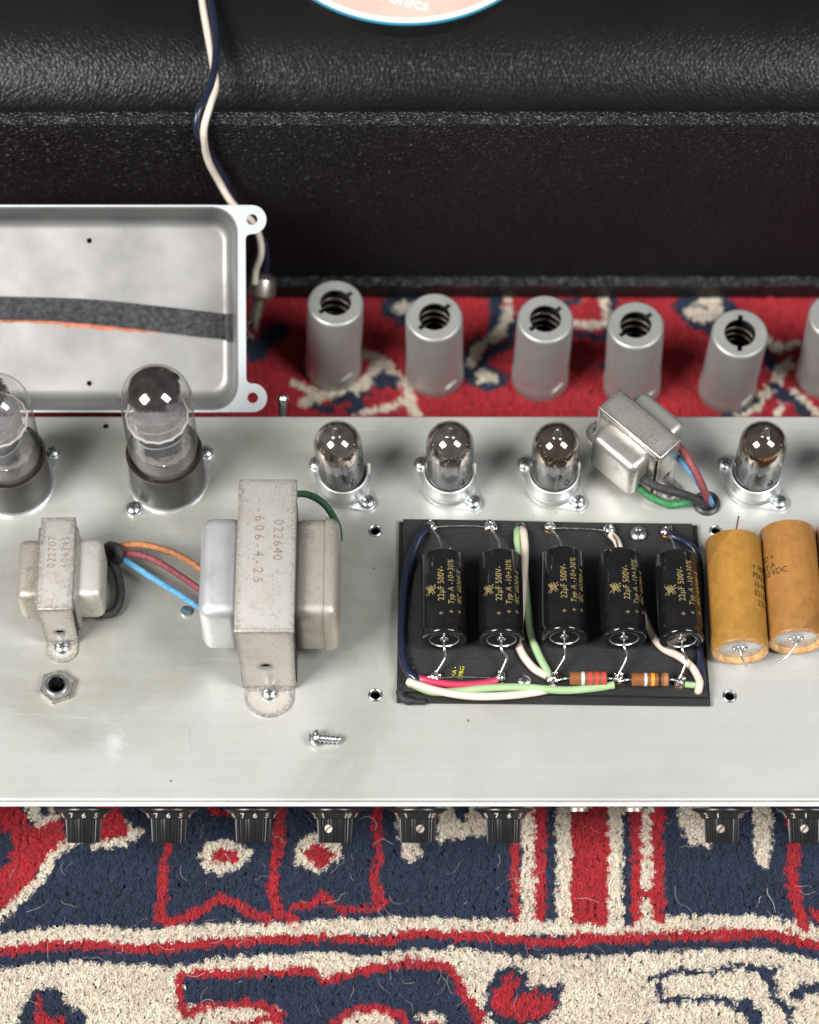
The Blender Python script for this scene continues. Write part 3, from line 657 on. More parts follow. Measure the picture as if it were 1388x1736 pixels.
def big_socket(px, py, qs):
    p = pix(px, py)
    mb = MB().lathe([(14, 0.1), (17.6, 0.1), (17.6, 0.7), (16.8, 1.4), (14, 1.4)], 48)
    for qx, qy in qs:
        a = math.atan2(qy, qx); L = math.hypot(qx, qy)
        mb.plate([(12, -9), (L, -3.8), (L + 2.8, -2.6), (L + 3.6, 0), (L + 2.8, 2.6), (L, 3.8), (12, 9)], (), 0.05, 0.9, RZ(math.degrees(a)))
    s = obj('tube_socket', mb, 'alum', ch, p)
    for q in qs: screw(s, (q[0], q[1], 0.9))
    return p
bp = pix(286, 812)
socket_pts = [small_socket(px) for px in (583, 760, 936, 1276, 1448)]
big_pts = [big_socket(286, 812, ((-13.9, -15.2), (15.5, 12.5))), big_socket(25, 819, ((-15, -14), (15.4, 14.8)))]

# ------------------------------------------------------------------ small tubes
def small_tube(p, label, getter, tilt=(0, 0), rz=0, hgt=0.0):
    t = thing('vacuum_tube', label, 'vacuum tube', (p.x, p.y, H + 1.0), (R(tilt[0]), R(tilt[1]), 0), 'small tubes along the rear edge of the chassis')
    ro_ = 10.0; zc = 33.0 + hgt
    dome = [(ro_ * math.cos(R(a)), zc + 0.92 * ro_ * math.sin(R(a))) for a in range(0, 86, 7)]
    obj('glass_bulb', MB().lathe([(ro_ - 0.6, 1.0), (ro_, 3.0)] + dome[:-2] + [(2.2, zc + 9.0), (1.6, zc + 10.2), (1.55, zc + 11.4), (1.0, zc + 12.6), (0, zc + 12.9)], 48), 'glass', t, angle=80)
    ri = 9.45
    obj('getter_flash', MB().lathe([(ri, 22.0)] + [(ri, 26), (ri, 30)] + [(ri * math.cos(R(a)), zc + 0.92 * ri * math.sin(R(a))) for a in range(0, 76, 5)] + [(1.6, zc + 8.75), (1.2, zc + 9.6), (0, zc + 9.7)], 48), getter, t, angle=80)
    obj('exhaust_tip', MB().lathe([(2.3, zc + 8.9), (1.75, zc + 9.8), (1.6, zc + 11.3), (1.1, zc + 12.6), (0.5, zc + 13.3), (0, zc + 13.4)], 20), 'tip', t, angle=80)
    an = MB()
    for sx in (-1, 1):
        an.lathe([(0, 5), (3.4, 5), (3.4, 24), (0, 24)], 12, RZ(rz) @ TX(sx * 3.5, 0, 0) @ Matrix.Diagonal((1, 1.35, 1, 1)))
        an.box(-0.25, 0.25, -6.4, 6.4, 5.5, 23.5, m=RZ(rz) @ TX(sx * 3.5, 0, 0))
    obj('anode', an, 'plate', t)
    star = [((9.1 if i % 2 else 7.7) * math.cos(2 * math.pi * i / 26), (9.1 if i % 2 else 7.7) * math.sin(2 * math.pi * i / 26)) for i in range(26)]
    obj('mica_spacer', MB().plate(star, (), 24.2, 24.6, RX(4)), 'mica', t)
    obj('mica_spacer', MB().plate(star, (), 4.2, 4.6), 'mica', t)
    obj('stem', MB().lathe([(0, 0.6), (9.2, 0.6), (9.2, 3.2), (6.5, 4.0), (0, 4.0)], 28), 'anode_dark', t)
    return t
small_tube(socket_pts[0], 'small glass tube with smoky silver top, leaning, beside the large transformer', 'get_small', (0, -3.0), 20)
small_tube(socket_pts[1], 'small glass tube with ragged silver top, second from the large transformer', 'get_small', (0, 0), 75)
small_tube(socket_pts[2], 'small glass tube with dark brown mirrored top beside the tilted transformer', 'get_low', (0, 0), 40, -1.0)
small_tube(socket_pts[3], 'small glass tube with mirrored top behind the tan paper capacitors', 'get_low', (0, 0.6), 10)
small_tube(socket_pts[4], 'small glass tube at the right end, only its socket screw in view', 'get_small', (0, 0), 10)

# ------------------------------------------------------------------ large tubes
def large_tube(p, label, rz, dh=0.0, tilt=(0, 0), open_plate=False):
    t = thing('power_tube', label, 'vacuum tube', (p.x, p.y, H + 1.4), (R(tilt[0]), R(tilt[1]), 0), 'large tubes with grey bases')
    obj('tube_base', MB().lathe([(0, 0), (15.6, 0), (15.9, 0.4), (15.9, 20.5), (15.6, 21.3)], 56), 'bakelite', t)
    obj('base_collar', MB().lathe([(15.7, 20.9), (16.0, 21.2), (16.1, 22.4), (15.7, 23.0), (14.6, 22.6), (14.5, 19)], 56), 'rimbrown', t)
    zc = 63.5 + dh; rg = 14.75
    dome = [(rg * math.cos(R(a)), zc + 0.98 * rg * math.sin(R(a))) for a in range(0, 91, 6)]
    obj('glass_bulb', MB().lathe([(14.2, 18), (14.4, 23)] + [(rg, 30)] + dome[:-1] + [(0, zc + rg * 0.98)], 56), 'glass', t, angle=80)
    ri = 14.1
    obj('getter_flash', MB().lathe([(ri, zc - 5)] + [(ri * math.cos(R(a)), zc + 0.98 * ri * math.sin(R(a))) for a in range(0, 91, 5)], 48), 'get_big', t, angle=80)
    a = MB()
    a.lathe([(5.5, 31), (9.6, 31), (9.6, 33), (8.6, 44), (9.2, 54), (9.2, 55), (0, 55)], 10, RZ(rz) @ Matrix.Diagonal((1.15, 0.85, 1, 1)))
    for z in (38, 44, 50): a.lathe([(9.2, z - 0.3), (10.0, z), (9.2, z + 0.3)], 24, RZ(rz) @ Matrix.Diagonal((1.12, 0.86, 1, 1)))
    for s in (-1, 1): a.box(s * 10.4 - 1.4, s * 10.4 + 1.4, -0.3, 0.3, 31, 55, m=RZ(rz))
    obj('anode', a, 'plate_grey', t)
    star = [((13.2 if i % 2 else 12.5) * math.cos(2 * math.pi * i / 30), (13.2 if i % 2 else 12.5) * math.sin(2 * math.pi * i / 30)) for i in range(30)]
    obj('mica_spacer', MB().plate(star, (), 55.3, 55.8, RX(3)), 'mica', t)
    obj('mica_spacer', MB().plate([(x * 0.92, y * 0.92) for x, y in star], (), 29.6, 30.1), 'mica', t)
    obj('mica_edge', MB().lathe([(12.4, 55.2), (13.2, 55.2), (13.2, 55.9), (12.4, 55.9)], 30, RX(3), mod=lambda i, z: 1.0 if i % 2 else 0.965), 'mica_rim', t)
    sup = MB()
    for k in range(6):
        an = R(60 * k + rz); sup.tube([(5.5 * math.cos(an), 5.5 * math.sin(an), 20), (5.5 * math.cos(an), 5.5 * math.sin(an), 31)], 0.45, 6)
    for k in range(5): sup.tube([(-5 + 2.5 * k, -1, 55), (-5 + 2.5 * k, -1, 59.5)], 0.35, 6)
    sup.tube(spline([(4, -9, 24), (0, -10, 27), (-5, -8.5, 25)], 5), 0.35, 6)
    obj('support_wires', sup, 'lead', t)
    obj('stem', MB().lathe([(0, 26), (4.5, 7.9), (6, 23), (10, 20.5), (13.9, 20)], 28), 'anode_dark', t)
    return t
large_tube(big_pts[0], 'large clear glass tube in grey base, nearest the large transformer', 20)
large_tube(big_pts[1], 'large glass tube in grey base, half cut off by the left edge', 70, -3.5)

# ------------------------------------------------------------------ transformers
def transformer(name, label, loc, rz, W, L, Hh, bells, mats, tab, hole_z, bell_r, screws=(1, 1), flange_on=True, strap_front=1):
    t = thing(name, label, 'transformer', loc, (0, 0, R(rz)), 'transformers bolted to the chassis')
    th = 1.3; w = W / 2; l = L / 2
    obj('core', MB().box(-w + 0.5, w - 0.5, -l + th + 0.8, l - th - 0.8, 2.5, Hh - th - 0.05), 'iron', t)
    st = MB().box(-w, w, -l, l, Hh - th, Hh, 0.75, 3)
    for sx in (-1, 1): st.box(sx * (w - 0.45) - 0.45, sx * (w - 0.45) + 0.45, -l + 1.6, l - 1.6, Hh - 5.5, Hh - 0.55, 0.35, 2)   # rolled long edges
    for s in (-1, 1):
        wt = tab['top'] / 2
        leg = [(-w * 0.97, Hh - th - 0.1), (-wt, 0.6), (wt, 0.6), (w * 0.97, Hh - th - 0.1)]
        mtx = Matrix(((1, 0, 0, 0), (0, 0, s, s * (l - th)), (0, 1, 0, 0), (0, 0, 0, 1)))
        st.plate(leg, [circle(tab.get('hx', 0), hole_z, tab['hole'], 18)], 0.0, th - 0.12, mtx)
        tw = tab['w'] / 2; yl = tab['len']
        foot = [(-tw, -th), (-tw, yl - tw * 0.9)] + [(-tw * math.cos(R(a)), yl - tw * 0.9 + tw * 0.9 * math.sin(R(a))) for a in range(10, 171, 16)] + [(tw, yl - tw * 0.9), (tw, -th)]
        st.plate([(x * -s, s * (l + y)) for x, y in foot], (), 0.05, 1.1)
    so = obj('strap', st, mats[0], t)
    bl = []
    for (sx, b0, y0, y1, z0, z1, mm) in bells:
        mb = MB().box(min(sx * (w - 2), sx * (w + b0)), max(sx * (w - 2), sx * (w + b0)), y0, y1, z0, z1, bell_r, 5)
        bo = obj('bell_cover', mb, mm, t)
        if flange_on:
            obj('bell_flange', MB().box(min(sx * (w - 0.6), sx * (w + 1.0)), max(sx * (w - 0.6), sx * (w + 1.0)), y0 - 3.2, y1 + 3.2, z0 - 3.0, min(z1 + 3.0, Hh - 1.6), 0.5, 2), mm, bo)
    for s, on in zip((-1, 1), screws):
        if on: screw(t, (tab.get('sx', 0), s * (l + tab['len'] - tab['w'] * 0.52), 1.1), k=tab.get('k', 1.0))
    return t, so
def stamp(parent, s, size, x, y, z, rz, material, sx=1.0, space=1.25):
    m4 = TX(x, y, z) @ RZ(rz)
    return obj('stamped_number', MB().text(s, size, lambda a, b, c: m4 @ Vector((a, b, c)), sx, 0.10, space=space), material, parent)

t1, s1 = transformer('power_transformer', 'largest transformer, worn strap stamped 022640, between tubes and capacitor board', (-57.0, -48.3, H), 0, 23.6, 69, 52.5,
    [(-1, 15.2, -23.5, 22.0, 11, 45.5, 'tin_bright'), (1, 16.9, -23.5, 21.5, 10.5, 45.5, 'tin_dull')], ('tin',), dict(top=21.6, w=19.5, len=13.0, hole=2.3, hx=-0.6, k=0.98), 21, 5.2, flange_on=False)
lip = t1.children
obj('bell_step', MB().box(13.0, 29.2, -24.1, 22.1, 9.9, 46.1, 5.0, 5), 'tin_dull', t1)
for o_ in t1.children:
    if o_.name.startswith('bell_step'):
        bm = bmesh.new(); bm.from_mesh(o_.data); bmesh.ops.bisect_plane(bm, geom=bm.verts[:] + bm.edges[:] + bm.faces[:], plane_co=(0.0232, 0, 0), plane_no=(-1, 0, 0.0), clear_outer=True); bm.to_mesh(o_.data); bm.free()
stamp(t1, '022640', 5.6, 4.6, 6.5, 52.42, -90, 'stamp_dk', 0.92); stamp(t1, '-606-4-25', 5.6, -3.0, 4.0, 52.42, -90, 'stamp_dk', 0.95, 1.6)
t2, s2 = transformer('output_transformer', 'small transformer with rusty strap stamped 022707, by the hex nut', (-143.4, -40.8, H), 1.2, 14.3, 42.6, 31.0,
    [(-1, 9.6, -13.8, 14.2, 6.0, 26.8, 'tin_dull'), (1, 11.2, -13.8, 14.2, 6.0, 26.8, 'tin')], ('tin',), dict(top=13.0, w=12.6, len=9.0, hole=2.1, k=0.98), 10, 3.6)
stamp(t2, '022707', 4.7, -1.9, 5.0, 30.92, 90, 'stamp_dk', 0.85); stamp(t2, '-606345', 4.7, 3.6, 4.0, 30.92, 90, 'stamp_dk', 0.85)
t3, s3 = transformer('reverb_transformer', 'small transformer set at an angle, stamped 022921, beside the grommet', (96.0, 24.0, H), 45.0, 13.0, 35.5, 33.0,
    [(-1, 10.5, -12.5, 12.5, 5.0, 28.5, 'nickel'), (1, 10.0, -12.5, 12.5, 5.0, 28.5, 'nickel')], ('nickel',), dict(top=12.2, w=11.5, len=8.5, hole=1.9), 11, 3.4)
stamp(t3, '022921', 4.8, -2.2, -3.5, 32.92, 90, 'stamp_dk', 0.9); stamp(t3, '-606-', 4.8, 4.0, -4.5, 32.92, 90, 'stamp_dk', 0.9)

# ------------------------------------------------------------------ wires between them
def wire(name, label, pts, r, material, group=None, seg=10, n=8):
    return tag(obj(name, MB().tube(spline(pts, n), r, seg), material, angle=80), label, 'wire', group)
def pz(*a): return [pix(x, y, z) for x, y, z in a]
wg = 'cloth covered transformer leads'
wire('cloth_wire', 'brown cloth covered wire between the small and the largest transformer', pz((186, 938, 68), (205, 926, 72), (245, 924, 76), (300, 940, 75), (352, 972, 72), (380, 990, 70)), 1.4, 'cl_brown', wg)
wire('cloth_wire', 'maroon cloth covered wire between the small and the largest transformer', pz((186, 942, 67), (215, 938, 72), (255, 946, 74), (300, 972, 73), (348, 1006, 70), (380, 1030, 68)), 1.4, 'cl_maroon', wg)
wire('cloth_wire', 'blue cloth covered wire between the small and the largest transformer', pz((186, 942, 66), (208, 948, 70), (250, 974, 71), (300, 1005, 70), (348, 1036, 67), (380, 1055, 66)), 1.4, 'cl_blue', wg)
wire('cloth_wire', 'black cloth covered wire looping beside the small transformer', pz((183, 930, 72), (196, 928, 70), (194, 945, 68), (184, 938, 66), (192, 952, 68), (203, 985, 67), (204, 1015, 66), (193, 1038, 65.5), (172, 1042, 67)), 1.9, 'cl_black', wg)
wire('cloth_wire', 'black cloth lead knotted round the coloured wires at their grommet', pz((180, 936, 66), (186, 926, 73), (200, 930, 76), (203, 944, 73), (194, 956, 66), (184, 950, 65)), 2.0, 'cl_black', wg)
wire('cloth_wire', 'dark green cloth wire arching behind the largest transformer', pz((495, 838, 78), (520, 838, 82), (545, 850, 84), (562, 870, 80), (574, 895, 72), (576, 915, 66)), 1.5, 'cl_dkgreen', wg)
wire('cloth_wire', 'maroon cloth wire running down into the rubber grommet', pz((1146, 755, 84), (1158, 766, 84), (1175, 795, 82), (1190, 825, 76), (1199, 850, 66), (1200, 858, 58)), 1.7, 'cl_maroon', wg)
wire('cloth_wire', 'blue cloth wire beside the maroon wire at the rubber grommet', pz((1140, 768, 78), (1155, 782, 79), (1172, 802, 78), (1192, 832, 73), (1204, 852, 65), (1203, 860, 57)), 1.5, 'cl_blue', wg)
wire('cloth_wire', 'black cloth wire from the angled transformer to the rubber grommet', pz((1076, 800, 76), (1090, 812, 77), (1115, 826, 77), (1150, 836, 75), (1178, 846, 70), (1192, 857, 65), (1198, 862, 57)), 1.9, 'cl_black', wg)
wire('cloth_wire', 'green cloth wire sagging from the angled transformer to the grommet', pz((1070, 818, 70), (1082, 828, 70), (1105, 844, 68), (1135, 856, 66.5), (1160, 852, 66.5), (1182, 846, 66.5), (1192, 852, 62)), 1.7, 'cl_green', wg)

# ------------------------------------------------------------------ capacitor board
ZB = 66.0
brd = thing('capacitor_board', 'black fibre board carrying five black capacitors', 'circuit board', (0, 0, 0))
def sheet(corners, z, th, warp):
    "slightly cockled sheet through four corners"
    mb = MB(); n = 14; A, B, C_, D_ = [Vector(c) for c in corners]; grid = []
    for j in range(n + 1):
        for i in range(n + 1):
            u, v = i / n, j / n
            p = (A * (1 - u) + B * u) * (1 - v) + (D_ * (1 - u) + C_ * u) * v
            grid.append((p.x, p.y, z + warp(u, v)))
    N1 = len(grid); vs = grid + [(x, y, zz - th) for x, y, zz in grid]; fs = []
    for j in range(n):
        for i in range(n):
            a = j * (n + 1) + i; q = (a, a + 1, a + n + 2, a + n + 1)
            fs.append(q); fs.append(tuple(k + N1 for k in reversed(q)))
    rim = [i for i in range(n + 1)] + [j * (n + 1) + n for j in range(1, n + 1)] + [n * (n + 1) + i for i in range(n - 1, -1, -1)] + [j * (n + 1) for j in range(n - 1, 0, -1)]
    for a, b in zip(rim, rim[1:] + rim[:1]): fs.append((a, b, b + N1, a + N1))
    return mb.add(vs, fs)
c0 = [pix(684, 880, ZB), pix(1172, 888, ZB), pix(1199, 1182, ZB), pix(683, 1172, ZB)]
obj('board', sheet([(c.x, c.y) + (0,) for c in c0], ZB, 1.5, lambda u, v: 0.5 * max(0, v - 0.92) / 0.08 * math.sin(u * 3.1) + 0.25 * math.sin(u * 7)), 'fish', brd)
c1 = [pix(677, 884, 64), pix(1181, 890, 64), pix(1204, 1196, 64), pix(673, 1190, 64)]
obj('insulating_sheet', sheet([(c.x, c.y) + (0,) for c in c1], 63.7, 0.7, lambda u, v: 0.15 * math.sin(u * 9 + v * 4)), 'fish', brd)
eye_top = [(728, 894), (830, 894), (931, 896), (1032, 901), (1130, 904)]
eye_bot = [(735, 1150), (846, 1150), (936, 1151), (1046, 1151), (1150, 1158)]
EYE = MB().lathe([(1.1, -1), (1.1, 0.4), (1.6, 0.75), (2.5, 0.5), (2.7, 0.05)], 20).mesh('eyelet', M['copper'])
for k, e in enumerate(eye_top + eye_bot):
    p = pix(*e, ZB + 0.15)
    eo = obj('eyelet', EYE, None, brd, p)
    mb = MB().blob((0, 0, 1.0), 1.9, k, 0.75, 0.5)
    for q in range(3): mb.blob((random.uniform(-1.6, 1.6), random.uniform(-1.4, 1.4), random.uniform(0.8, 1.8)), random.uniform(0.7, 1.1), k * 5 + q, 1.0, 0.5, 1)
    mb.lathe([(1.2, 0.6), (0.7, 2.0), (0.3, 3.2), (0, 3.6)], 8, RY(random.uniform(-20, 20)) @ RX(random.uniform(-20, 20)))
    so_ = obj('solder_joint', mb, 'solder', eo, angle=80); so_.scale = (1.35, 1.35, 1.3)
    if k in (0, 5, 7, 8, 9):
        fx = MB()
        for q in range(4): fx.blob((random.uniform(-3.2, 3.2), random.uniform(-1.6, 1.6), 0.3), random.uniform(0.5, 1.2), k * 9 + q, 0.6, 0.5, 1)
        obj('flux_residue', fx, 'burnt', eo, angle=80)
pz_ = lambda *a: [pix(x, y, z) for x, y, z in a]
gp = pix(881, 896, ZB)
obj('wire_grommet', MB().lathe([(2.0, -1), (2.0, 0.6), (2.5, 1.0), (3.0, 0.6), (3.1, 0)], 24), 'rubber', brd, gp)
screw(brd, pix(1081, 907, ZB + 0.3), 10, 1.08)
screw(brd, pix(888, 1156, ZB - 0.8), 30, 0.9)
yp = pix(778, 1140, ZB + 0.55)
ym = MB()
ang = R(80)
for s_, dx, dy in (('SPRG', 0.8, 0), ('<A', -2.2, -0.4)):
    ym.text(s_, 2.6, lambda x, y, z, dx=dx, dy=dy: (yp.x + dx + x * math.cos(ang) - y * math.sin(ang), yp.y + dy + x * math.sin(ang) + y * math.cos(ang), yp.z))
obj('yellow_stamp', ym, 'yellow', brd)
obj('edge_fold', MB().tube(spline(pz_((681, 1160, 64.6), (679, 1172, 64.4), (684, 1184, 64.2), (700, 1189, 64.1), (720, 1190, 64.0)), 6), [1.2] * 6 + [1.9] * 12 + [1.3] * 7, 10), 'fish', brd, angle=80)
crumbs = MB()
for k in range(46):
    p = pix(random.uniform(690, 1190), random.choice([random.uniform(1095, 1180), random.uniform(885, 930), random.uniform(900, 1180)]), ZB + 0.5)
    crumbs.blob(tuple(p), random.uniform(0.12, 0.26), k, 0.8, 0.4, 1)
co = obj('solder_crumbs', crumbs, 'lead', brd); co['kind'] = 'stuff'

# black electrolytic capacitors (axis along local y, lying at radius height)
rc = 9.2
def onto(rad, x, y, roll):
    a = R(roll) + x / rad
    return (rad * math.sin(a), y, rad * math.cos(a))
def black_cap(front, rear_y, label, roll, lead_top, lead_bot, rz=0.0, topz=None):
    Ln = rear_y - front.y
    t = thing('capacitor', label, 'capacitor', (front.x, front.y, ZB + 0.6), (0, 0, R(rz)), 'black capacitors on the board')
    z = rc
    prof = [(0, 0.9), (5.9, 0.9), (6.3, 0.25), (8.0, 0.0), (8.95, 0.4), (9.2, 1.1), (9.1, 1.9), (8.65, 3.0), (8.6, 3.7), (9.0, 5.2), (rc, 6.4), (rc, Ln - 0.9), (8.8, Ln - 0.2), (8.1, Ln), (0, Ln)]
    m4 = TX(0, 0, z) @ RX(-90)
    obj('sleeve', MB().lathe(prof, 56, m4), 'capblk', t, angle=50)
    obj('end_seal', MB().lathe([(0, 0.1), (1.1, 0.2), (1.7, 0.55), (1.9, 0.95)], 20, m4), 'solder', t)
    obj('crimp_ring', MB().lathe([(5.75, 0.75), (5.95, 0.4), (6.15, 0.55)], 40, m4), 'alum', t)
    pr = MB()
    mid = Ln * 0.5
    def row(s, size, xo, yo, sx=0.8, shear=0.0, align='CENTER'):
        # reads up the sleeve, away from the viewer
        pr.text(s, size, lambda x, y, zz: (lambda q: (q[0], q[1], q[2] + z))(onto(rc + 0.07, xo - y, mid + yo + x, roll)), sx, 0, shear, align, 1.08, 3)
    row('22\u00b5F 500V-', 3.7, -1.0, 2.6, 0.84); row('Typ A -10+30%', 3.6, 3.2, 3.6, 0.84); row('IEC 60384-4', 3.3, 7.2, 1.8, 0.84, 0.25)
    for xo in (-1.0, 3.2, 7.2): row('+', 3.8, xo, -10.8 + 0.2 * xo)
    # maker's emblem: crossed brackets with two letters
    ex, ey = -5.6, 0.3
    def stroke(pts, w=0.16):
        pts = [(x * 0.72, y * 0.85) for x, y in pts]
        for a, b in zip(pts[:-1], pts[1:]):
            d = Vector((b[0] - a[0], b[1] - a[1])); nn = Vector((-d.y, d.x)).normalized() * w; vs = []
            for i in range(4):
                for sgn in (1, -1):
                    x = a[0] + d.x * i / 3 + nn.x * sgn; y = a[1] + d.y * i / 3 + nn.y * sgn
                    q = onto(rc + 0.07, ex + x, mid + ey + y, roll); vs.append((q[0], q[1], q[2] + z))
            pr.add(vs, [(2 * i, 2 * i + 1, 2 * i + 3, 2 * i + 2) for i in range(3)])
    stroke([(-3.4, 2.3), (-1.2, -0.6), (-3.6, -2.2)]); stroke([(-2.6, 2.4), (-0.4, -0.4), (-1.4, -2.9)])
    stroke([(3.2, 2.3), (0.6, 0.9), (2.8, -2.3)]); stroke([(3.4, 0.9), (1.0, -0.2), (0.2, 2.6)]); stroke([(-1.4, 2.7), (1.6, -2.7)])
    for s_, yo in (('F', -0.8), ('T', 0.8)):
        pr.text(s_, 2.0, lambda x, y, zz, yo=yo: (lambda q: (q[0], q[1], q[2] + z))(onto(rc + 0.07, ex - y, mid + ey + yo + x, roll)), 0.9, cuts=3)
    obj('gold_print', pr, 'gold', t, fix=True)
    inv = Matrix.Rotation(-R(rz), 3, 'Z'); org = Vector((front.x, front.y, ZB + 0.6))
    loc = lambda p: inv @ (Vector(p) - org)
    a = loc(pix(*lead_bot, ZB + 1.6)); b = Vector((0, 0.4, z))
    k1 = b + Vector((0, -4, -0.3)); k2 = (a + b) / 2 + Vector((2.4, 0.3, 0.6))
    obj('lead', MB().tube(spline([b, k1, k2, a + (b - a) * 0.08 + Vector((0, 0, 0.6)), a], 6), 0.55, 8), 'lead', t, angle=80)
    a2 = loc(pix(*lead_top, ZB + 1.6)); b2 = Vector((0, Ln - 0.3, z))
    obj('lead', MB().tube(spline([b2, b2 + Vector((0.3, 2.2, 0.4)), (a2 + b2) / 2 + Vector((0.9, 1.2, 1.2)), a2], 6), 0.55, 8), 'lead', t, angle=80)
    return t
bcs = [(752, 1087, 'black capacitor with gold print, at the left end of the board', 0, 0, 0.6), (849, 1087, 'black capacitor with gold print, second from the dark blue wire', 0, 1, -0.2),
       (956, 1083, 'black capacitor with gold print, middle one of the five', 5, 2, -0.2), (1057, 1085, 'black capacitor with gold print, above the gap between the resistors', 16, 3, 1.2),
       (1155, 1088, 'black capacitor with gold print, next to the tan paper capacitors', 10, 4, 1.6)]
for px, py, lab_, roll, i, rz in bcs:
    f = pix(px, py, ZB + 0.6 + rc)
    black_cap(f, f.y + 38.5, lab_, roll, eye_top[i], eye_bot[i], rz)

# bus wires between eyelets
for a, b, l in ((0, 1, 'bare tinned wire joining the two eyelets behind the first black capacitors'), (2, 3, 'bare tinned wire joining the eyelets behind the middle capacitors')):
    A = pix(*eye_top[a], ZB + 2.2); B = pix(*eye_top[b], ZB + 2.2)
    wire('bus_wire', l, [A, A * 0.7 + B * 0.3 + Vector((0, 0.2, 0.5)), A * 0.3 + B * 0.7 + Vector((0, 0.3, 0.6)), B], 0.34, 'lead', seg=8)
A = pix(*eye_bot[0], ZB + 1.9); B = pix(*eye_bot[1], ZB + 1.9)
wire('bus_wire', 'bare tinned wire lying above the crimson wire', [A, A * 0.6 + B * 0.4 + Vector((0, 0.4, 0.4)), B], 0.36, 'lead', seg=8)

wi = 'insulated wires on the capacitor board'
zb = ZB + 1.7
wire('hookup_wire', 'dark blue wire curving down the left end of the board', pz((724, 893, zb + 1), (714, 905, zb + 2), (700, 935, zb + 1.2), (688, 985, zb), (682, 1050, zb - .3), (682, 1100, zb - .3), (690, 1135, zb - .3), (706, 1152, zb - .3), (722, 1158, zb - 2)), 1.75, 'navy', wi)
wire('hookup_wire', 'crimson wire end lying across the lower left of the board', pz((708, 1150, zb - 1), (716, 1152, zb), (745, 1158, zb), (785, 1161, zb), (828, 1157, zb), (842, 1153, zb)), 1.55, 'red', wi)
wire('hookup_wire', 'cream pink wire bowed along the front edge of the board', pz((692, 1155, zb - .5), (704, 1160, zb), (745, 1172, zb + .4), (800, 1180, zb + .8), (860, 1179, zb), (910, 1173, zb - .6), (940, 1166, zb - 1)), 1.65, 'pink', wi)
wire('hookup_wire', 'long pale green wire running along the front edge below the resistors', pz((694, 1158, zb - 1.2), (730, 1172, zb - 1), (775, 1172, zb - .2), (820, 1167, zb + .3), (880, 1165, zb), (950, 1170, zb), (1000, 1167, zb), (1040, 1161, zb + .4)), 1.65, 'green', wi)
wire('hookup_wire', 'pale green wire running from the top grommet past the second capacitor', pz((876, 897, zb - 3), (876, 905, zb), (877, 925, zb + 1), (888, 975, zb), (893, 1025, zb), (899, 1075, zb), (912, 1110, zb), (926, 1137, zb), (931, 1148, zb)), 1.6, 'green', wi)
wire('hookup_wire', 'cream pink wire running from the top grommet alongside the green wire', pz((884, 897, zb - 3), (887, 907, zb + 1.5), (889, 940, zb + 3), (886, 1000, zb + 1.8), (881, 1050, zb + 0.5), (876, 1082, zb), (884, 1108, zb), (904, 1133, zb), (926, 1146, zb)), 1.65, 'pink', wi)
wire('hookup_wire', 'cream wire passing between the two right capacitors to the corner', pz((1034, 906, zb + 1), (1044, 917, zb + 1.5), (1052, 940, zb), (1070, 1000, zb - .6), (1088, 1040, zb), (1102, 1072, zb), (1122, 1098, zb), (1150, 1113, zb), (1172, 1131, zb), (1184, 1152, zb + .5), (1184, 1168, zb), (1181, 1174, zb - 3)), 1.6, 'pink', wi)
wire('hookup_wire', 'black wire running down the right end of the board', pz((1132, 903, zb + 1), (1142, 910, zb + 2), (1166, 922, zb + 1.5), (1181, 942, zb + .5), (1186, 985, zb), (1187, 1050, zb - .3), (1185, 1090, zb - .3), (1186, 1130, zb - .3), (1189, 1155, zb - .5), (1188, 1170, zb - 3)), 1.6, 'navy', wi)
wire('hookup_wire', 'short pale green stub at the right corner joint', pz((1160, 1160, zb), (1168, 1161, zb), (1177, 1162, zb - .5), (1183, 1166, zb - 3)), 1.35, 'green', wi)

# carbon resistors
def resistor(px, py, label, bands):
    p = pix(px, py, ZB + 4.0)
    t = thing('resistor', label, 'resistor', (p.x, p.y, ZB + 1.0), (0, 0, 0), 'resistors on the board')
    m4 = TX(0, 0, 3.0) @ RY(90); Lh = 7.5
    obj('body', MB().lathe([(0, -Lh), (2.45, -Lh), (2.75, -Lh + 0.35), (2.75, Lh - 0.35), (2.45, Lh), (0, Lh)], 32, m4), 'resist', t)
    for x, w_, mm in bands:
        obj('colour_band', MB().lathe([(2.70, x - w_), (2.79, x - w_), (2.79, x + w_), (2.70, x + w_)], 32, m4), mm, t)
    for s in (-1, 1):
        obj('lead', MB().tube(spline([(s * Lh, 0, 3.0), (s * (Lh + 1.6), 0, 2.9), (s * (Lh + 3.4), 0.1, 1.8), (s * (Lh + 5.0), 0.1, 1.2)], 4), 0.55, 8), 'lead', t, angle=80)
resistor(996, 1150, 'brown resistor with one silver and three red bands', [(-2.2, 0.65, 'b_silver'), (0.75, 0.65, 'b_red'), (3.5, 0.65, 'b_red'), (6.3, 0.7, 'b_red')])
resistor(1101, 1152, 'brown resistor with silver, orange, black and brown bands', [(-1.9, 0.55, 'b_silver'), (1.0, 0.65, 'b_orange'), (3.8, 0.55, 'b_black'), (6.3, 0.75, 'b_brown')])

